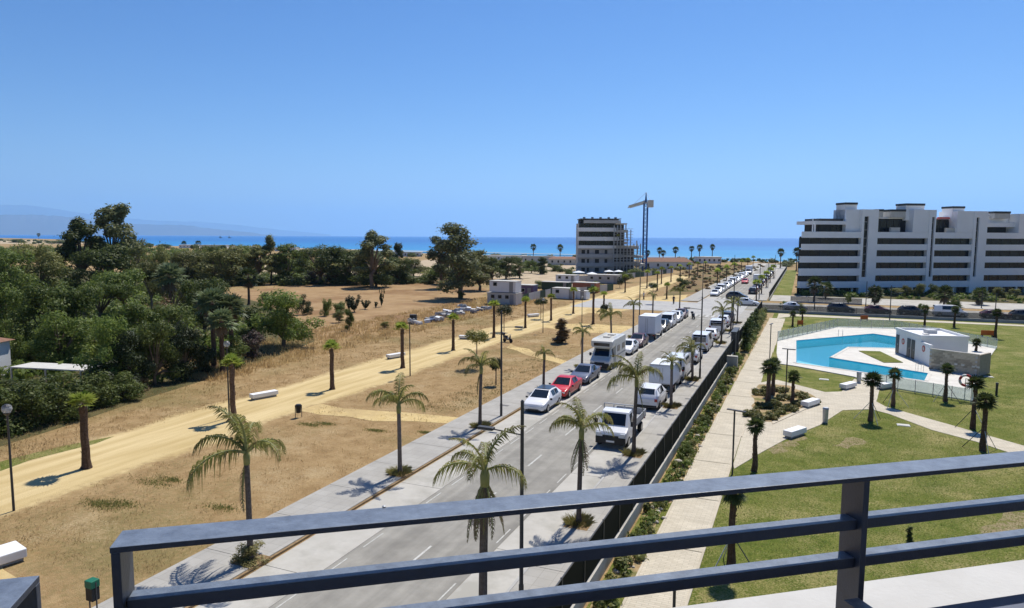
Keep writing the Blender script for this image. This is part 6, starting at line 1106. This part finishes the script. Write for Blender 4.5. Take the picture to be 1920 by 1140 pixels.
globelamp('nearest globe lamp by the hedge at the left edge', 26, 958, 762); globelamp('globe lamp beside the second stubby palm', 430, 783, 642); globelamp('lamp beside the stubby palm right of the white bench', 769, 705, 598); globelamp('far lamp beside the round dark tree', 1018, 624, 560); globelamp('far lamp behind the low white cabin palm', 1091, 606, 556)
def gardenlamp(label, u, vb, vt, rz):
    p = G(u, vb); h = tall(p, vt); o = thing('garden_lamp', label, 'lamp', p, rz, 'garden lamps along the paths'); MB().tube([(0, 0, 0), (0, 0, h)], .05, 8).obj('pole', 'pole_metal', o); MB().box(-.42, .62, -.09, .09, h, h + .06).obj('lamp_head', 'pole_metal', o, bevel=.015); MB().box(.1, .58, -.07, .07, h - .012, h - .002).obj('lens', 'headlight', o)
gardenlamp('nearest garden lamp with a flat head beside the paved path', 1373, 890, 770, R_(-15)); gardenlamp('garden lamp in the flower bed by the pool', 1473, 742, 655, R_(-10)); gardenlamp('garden lamp by the pool corner, without a visible arm', 1443, 676, 608, R_(80))
gardenlamp('garden lamp on the path below the bottom bar, mostly hidden', 1262, 1200, 1083, R_(10))
for (u, v), lb in (((1545, 712), 'small white cover lying on the pool lawn'), ((1694, 798), 'small pale box on the big lawn below the staked palm'), ((1853, 707), 'small white cover on the lawn right of the block wall')):
    o = thing('utility_cover', lb, 'cover', G(u, v)); MB().box(-.35, .35, -.25, .25, .0, .07).obj('lid', 'offwhite', o, bevel=.02); MB().box(-.4, .4, -.3, .3, 0, .04).obj('frame', 'galv', o)
def bench(label, p, rz, L=1.9, W_=.62, H=.46, group='white stone benches'):
    o = thing('stone_bench', label, 'bench', (p[0], p[1], 0.02), rz, group); MB().box(-L / 2, L / 2, -W_ / 2, W_ / 2, .14, H).obj('seat', 'white_wall', o, bevel=.04); MB().box(-L / 2 + .12, L / 2 - .12, -W_ / 2 + .1, W_ / 2 - .1, 0, .14).obj('base', 'grey_wall', o)
def rzpx(a, b): p, q = G(*a), G(*b); return math.atan2(q[1] - p[1], q[0] - p[0])
bench('white stone bench on the sand walk right of the second palm', G(495, 746), rzpx((473, 748), (517, 740)), 2.2); bench('white stone bench half behind a stubby palm', G(742, 671), rzpx((728, 672), (758, 667)), 2.2); bench('square white stone block nearest at the left edge', G(14, 1052), rzpx((15, 1006), (52, 1032)), 1.2, 1.0, .5); bench('white stone bench under the round dark tree', G(1000, 594), rzpx((990, 595), (1012, 593)), 2.2); bench('white stone bench left of the umbrella tree', G(874, 636), .2, 1.8)
for (u, v), a, b, lb in (((1490, 818), (1474, 823), (1507, 812), 'white garden bench nearest on the branching path'), ((1519, 762), (1506, 765), (1534, 756), 'white garden bench at the tip of the flower bed'), ((1590, 729), (1577, 731), (1604, 724), 'white garden bench beside the pool lawn'), ((1660, 729), (1650, 731), (1676, 727), 'white garden bench at the corner of the pool terrace')): bench(lb, G(u, v), rzpx(a, b), 1.9, .62, .5, 'white garden benches')
def bin_(label, p, m, h=.95, post=True, name='litter_bin'):
    o = thing(name, label, 'litter bin', (p[0], p[1], .02), random.uniform(0, 1), 'litter bins')
    z0 = .35 if post else 0
    if post:
        for s in (-.22, .22): MB().tube([(s, 0, 0), (s, 0, h * .95)], .025, 6).obj('post', 'pole_metal', o)
    MB().tube([(0, 0, z0), (0, 0, h * .9)], [.17, .2], 12).obj('bucket', m, o); MB().tube([(0, 0, h * .9), (0, 0, h)], [.22, .18], 12).obj('lid', m, o)
bin_('dark litter bin beside the sand walk', G(560, 783), 'black_plastic'); bin_('grey white bin at the branching garden path', G(1547, 793), 'galv', 1.1, False); bin_('grey bin by the pool lawn bench', G(1610, 718), 'galv', 1.0, False)
o = thing('dog_waste_station', 'green topped dog waste bin on posts at the bottom left', 'litter bin', G(176, 1150)); 
for s in (-.18, .18): MB().tube([(s, 0, 0), (s, 0, 1.15)], .025, 6).obj('post', 'pole_metal', o)
MB().box(-.17, .17, -.14, .14, .5, .95).obj('bin_box', 'black_plastic', o, bevel=.02); MB().box(-.18, .18, -.16, .16, .96, 1.22).obj('bag_dispenser', 'bin_green', o, bevel=.03)
p = G(1808, 752); o = thing('lifebuoy_stand', 'red and white lifebuoy on a pole at the terrace corner', 'lifebuoy', (p[0], p[1], ZD)); MB().tube([(0, 0, 0), (0, 0, 1.75)], .03, 8).obj('pole', 'galv', o); RZL = math.atan2(p[0], p[1])
b = bmesh.new(); k, n = 24, 8
def torus(a0, a1, R, r_, n1=8, n2=8):
    mb = MB(); mb.tube([(R * math.cos(a0 + (a1 - a0) * i / n1), -.08, 1.6 + R * math.sin(a0 + (a1 - a0) * i / n1)) for i in range(n1 + 1)], r_, n2); return mb
for i in range(8): torus(i * PI / 4, (i + 1) * PI / 4, .42, .10).obj('ring_segment', 'lifebuoy_red' if i % 2 else 'lifebuoy', o, smooth=True)
p = G(1868, 742); o = thing('bollard_light', 'small dark bollard light on the lawn at the right', 'bollard', p); MB().tube([(0, 0, 0), (0, 0, .95)], .09, 10).obj('post', 'bollard', o); MB().tube([(0, 0, .95), (0, 0, 1.1)], .11, 10).obj('lamp_cap', 'dark_metal', o)
def barrier(label, u, v, w):
    p = G(u, v); o = thing('orange_barrier', label, 'barrier', p, .1, 'orange barriers round the pool'); MB().box(-w / 2, w / 2, -.03, .03, .25, .9).obj('panel', 'orange', o, bevel=.01)
    for s in (-1, 1): MB().box(s * w * .4 - .05, s * w * .4 + .05, -.3, .3, 0, .25).obj('foot', 'black_plastic', o)
barrier('orange barrier behind the glass fence above the pool', 1620, 602, 1.1); barrier('orange barrier on the far lawn right of the glass fence', 1851, 632, 1.5); barrier('small orange barrier at the far end of the garden path', 1500, 612, .8)
p = G(1794, 653); o = thing('pump_post', 'small grey post on the terrace behind the block wall', 'post', (p[0], p[1], ZD)); MB().box(-.1, .1, -.1, .1, 0, .8).obj('post', 'galv', o); MB().box(-.15, .15, -.15, .15, .8, 1.0).obj('cap', 'grey_wall', o)
def ladder(label, u, v, rz):
    p = G(u, v); o = thing('pool_ladder', label, 'ladder', (p[0], p[1], ZD), rz, 'pool ladders')
    for s in (-.25, .25): MB().tube([(s, .5, 0), (s, .45, .75), (s, .2, .9), (s, -.05, .7), (s, -.1, -.9)], .02, 6).obj('rail', 'galv', o)
    for z in (-.2, -.5): MB().box(-.25, .25, -.14, -.06, z, z + .03).obj('step', 'galv', o)
ladder('steel ladder at the shallow end of the pool', 1722, 698, R_(-30)); ladder('steel ladder at the far side of the pool', 1576, 632, R_(0))
def person(label, p, rz, top, legs):
    o = thing('person', label, 'person', (p[0], p[1], 0), rz, 'people by the plaza'); mb = MB()
    for s in (-1, 1): mb.tube([(s * .10, s * .10, 0.02), (s * .10, s * .03, .45), (s * .08, 0, .88)], [.055, .065, .09], 8)
    mb.tube([(0, 0, .85), (0, 0, 1.1), (0, .01, 1.38), (0, 0, 1.48), (0, .01, 1.56)], [.15, .14, .19, .08, .055], 10)
    for s in (-1, 1): mb.tube([(s * .19, 0, 1.40), (s * .25, .02, 1.12), (s * .26, -.08, .86)], [.055, .045, .035], 7)
    mb.ball((0, -.01, 1.66), (.085, .10, .12), 10, 8); mb.obj('body', 'skin', o, smooth=True); mb = MB(); mb.tube([(0, 0, .82), (0, 0, 1.1), (0, .01, 1.40), (0, 0, 1.47)], [.165, .155, .205, .10], 10, cap=False); mb.obj('shirt', top, o, smooth=True); mb = MB()
    for s in (-1, 1): mb.tube([(s * .10, s * .08, .12), (s * .10, s * .03, .45), (s * .08, 0, .90)], [.07, .08, .105], 8)
    mb.obj('trousers', legs, o, smooth=True); MB().ball((0, .015, 1.70), (.095, .105, .105), 10, 7).obj('hair', 'hair', o, smooth=True)
person('person in dark clothes walking on the plaza', G(1263, 570), .5, 'cloth_dark', 'cloth_dark'); person('person in a white shirt at the plaza edge', G(1207, 562), 2.0, 'cloth_white', 'cloth_dark')
def sitefence(label, pts, group='site fences'):
    o = thing('site_fence', label, 'fence', (*G(*pts[0])[:2], 0), 0, group); b = G(*pts[0])
    for a, c in zip(pts, pts[1:]):
        p, q = G(*a), G(*c); d = V2(p, q); L = (q - p).length; k = max(1, round(L / 3.5)); n = (-d.y, d.x)
        for i in range(k): w = L / k; oo = (p[0] - b[0] + d.x * w * i, p[1] - b[1] + d.y * w * i); MB().obox(oo, d, n, .05, w - .05, -.02, .02, .1, 1.7).obj('panel', 'grey_stucco' if i % 3 else 'tarp_green', o); MB().obox(oo, d, n, -.03, .03, -.04, .04, 0, 1.8).obj('post', 'galv', o)
sitefence('pale panel fence in front of the stacked cabins', [(980, 568), (1032, 556), (1100, 552), (1150, 545)]); sitefence('panel fence before the unfinished building', [(1060, 528), (1130, 527), (1200, 520), (1262, 512)])
for i, (u, v, s) in enumerate(((1085, 524, 1.8), (1142, 522, 1.5), (1160, 522, 1.4), (1110, 527, 1.5))):
    p = G(u, v); o = thing('sun_canopy', ('white canopy tent left before the unfinished building', 'white canopy tent in the middle before the unfinished building', 'white canopy tent right before the unfinished building', 'low white canopy tent nearest the park')[i], 'tent', p, .4, 'white site canopies'); MB().add([(-s, -s, 2.2), (s, -s, 2.2), (s, s, 2.2), (-s, s, 2.2), (0, 0, 2.7)], [(0, 1, 4), (1, 2, 4), (2, 3, 4), (3, 0, 4), (3, 2, 1, 0)]).obj('roof', 'box_white', o)
    for x in (-1, 1):
        for y in (-1, 1): MB().tube([(x * s * .95, y * s * .95, 0), (x * s * .95, y * s * .95, 2.2)], .05, 5).obj('leg', 'galv', o)
for i, (u, v) in enumerate(((414, 448), (431, 448))):
    p = G(u, 447.5); d = ray(u, 442.5); k = 3800 / math.hypot(d[0], d[1]); o = thing('ship', ('left', 'right')[i] + ' small dark ship on the horizon', 'ship', (d[0] * k, d[1] * k, -.9), R_(70), 'ships on the horizon'); mb = MB(); loft(mb, [(-15, 0, 2, 3, .2, .1), (-9, 0, 2, 3, 1, .9), (12, 0, 2, 3, 1, .9), (15, 0, 2, 3, .8, .7)], 7); mb.obj('hull', 'dark_void', o); MB().box(-2, 2, 4, 11, 3, 9).obj('deckhouse', 'grey_wall', o)

# ================================================================== BALCONY RAILING
rl = thing('balcony_railing', 'dark blue grey balcony railing of three flat bars in front', 'railing', (O2.x, O2.y, EYE))
def rb(name, s0, s1, t0, t1, z0, z1, par=rl, m='rail_paint', **k): return MB().obox((0, 0), D2, N2, s0, s1, t0, t1, z0, z1).obj(name, m, par, **k)
rb('top_bar', -.013, 3.2, 0, .068, -.510, -.500, bevel=.0015)
PS = 1.425
for z in (-.600, -.685):
    for s0, s1 in ((.003, PS - .007), (PS + .007, 3.2)): rb('bar', s0, s1, .016, .052, z - .022, z, bevel=.002)
for s in (-.005, PS, 2.85): rb('post', s - .007, s + .007, .001, .067, -.95, -.5102, bevel=.0015)
for s in (-.005, PS, 2.85): rb('bracket', s - .045, s - .0072, .068, .15, -.772, -.766)
MB().ball((.34, .255 + .0, -.4985), (.004, .004, .002), 8, 5).obj('screw_head', 'galv', rl)
sr = thing('side_railing', 'dark end of the side railing at the bottom left corner', 'railing', (O2.x, O2.y, EYE))
rb('top_bar', -.155, -.083, .142, 1.2, -.510, -.500, sr, bevel=.0015); rb('post', -.155, -.083, .142, .156, -.95, -.5102, sr, bevel=.0015)
for z in (-.600, -.685): rb('bar', -.137, -.101, .157, 1.2, z - .022, z, sr, bevel=.002)
# light sea haze over land and bay
hz = MB().box(-47500, 47500, -90, 64000, -3, 2600).obj('haze', [], None)
hm_ = bpy.data.materials.new('haze'); hm_.use_nodes = True; n = hm_.node_tree.nodes; n.remove(n['Principled BSDF']); pv = n.new('ShaderNodeVolumePrincipled'); pv.inputs['Density'].default_value = 4.8e-5; pv.inputs['Color'].default_value = (.46, .74, 1.0, 1); pv.inputs['Anisotropy'].default_value = 0.35
hm_.node_tree.links.new(pv.outputs[0], n['Material Output'].inputs['Volume']); hz.data.materials.clear(); hz.data.materials.append(hm_); tag(hz, kind='stuff')
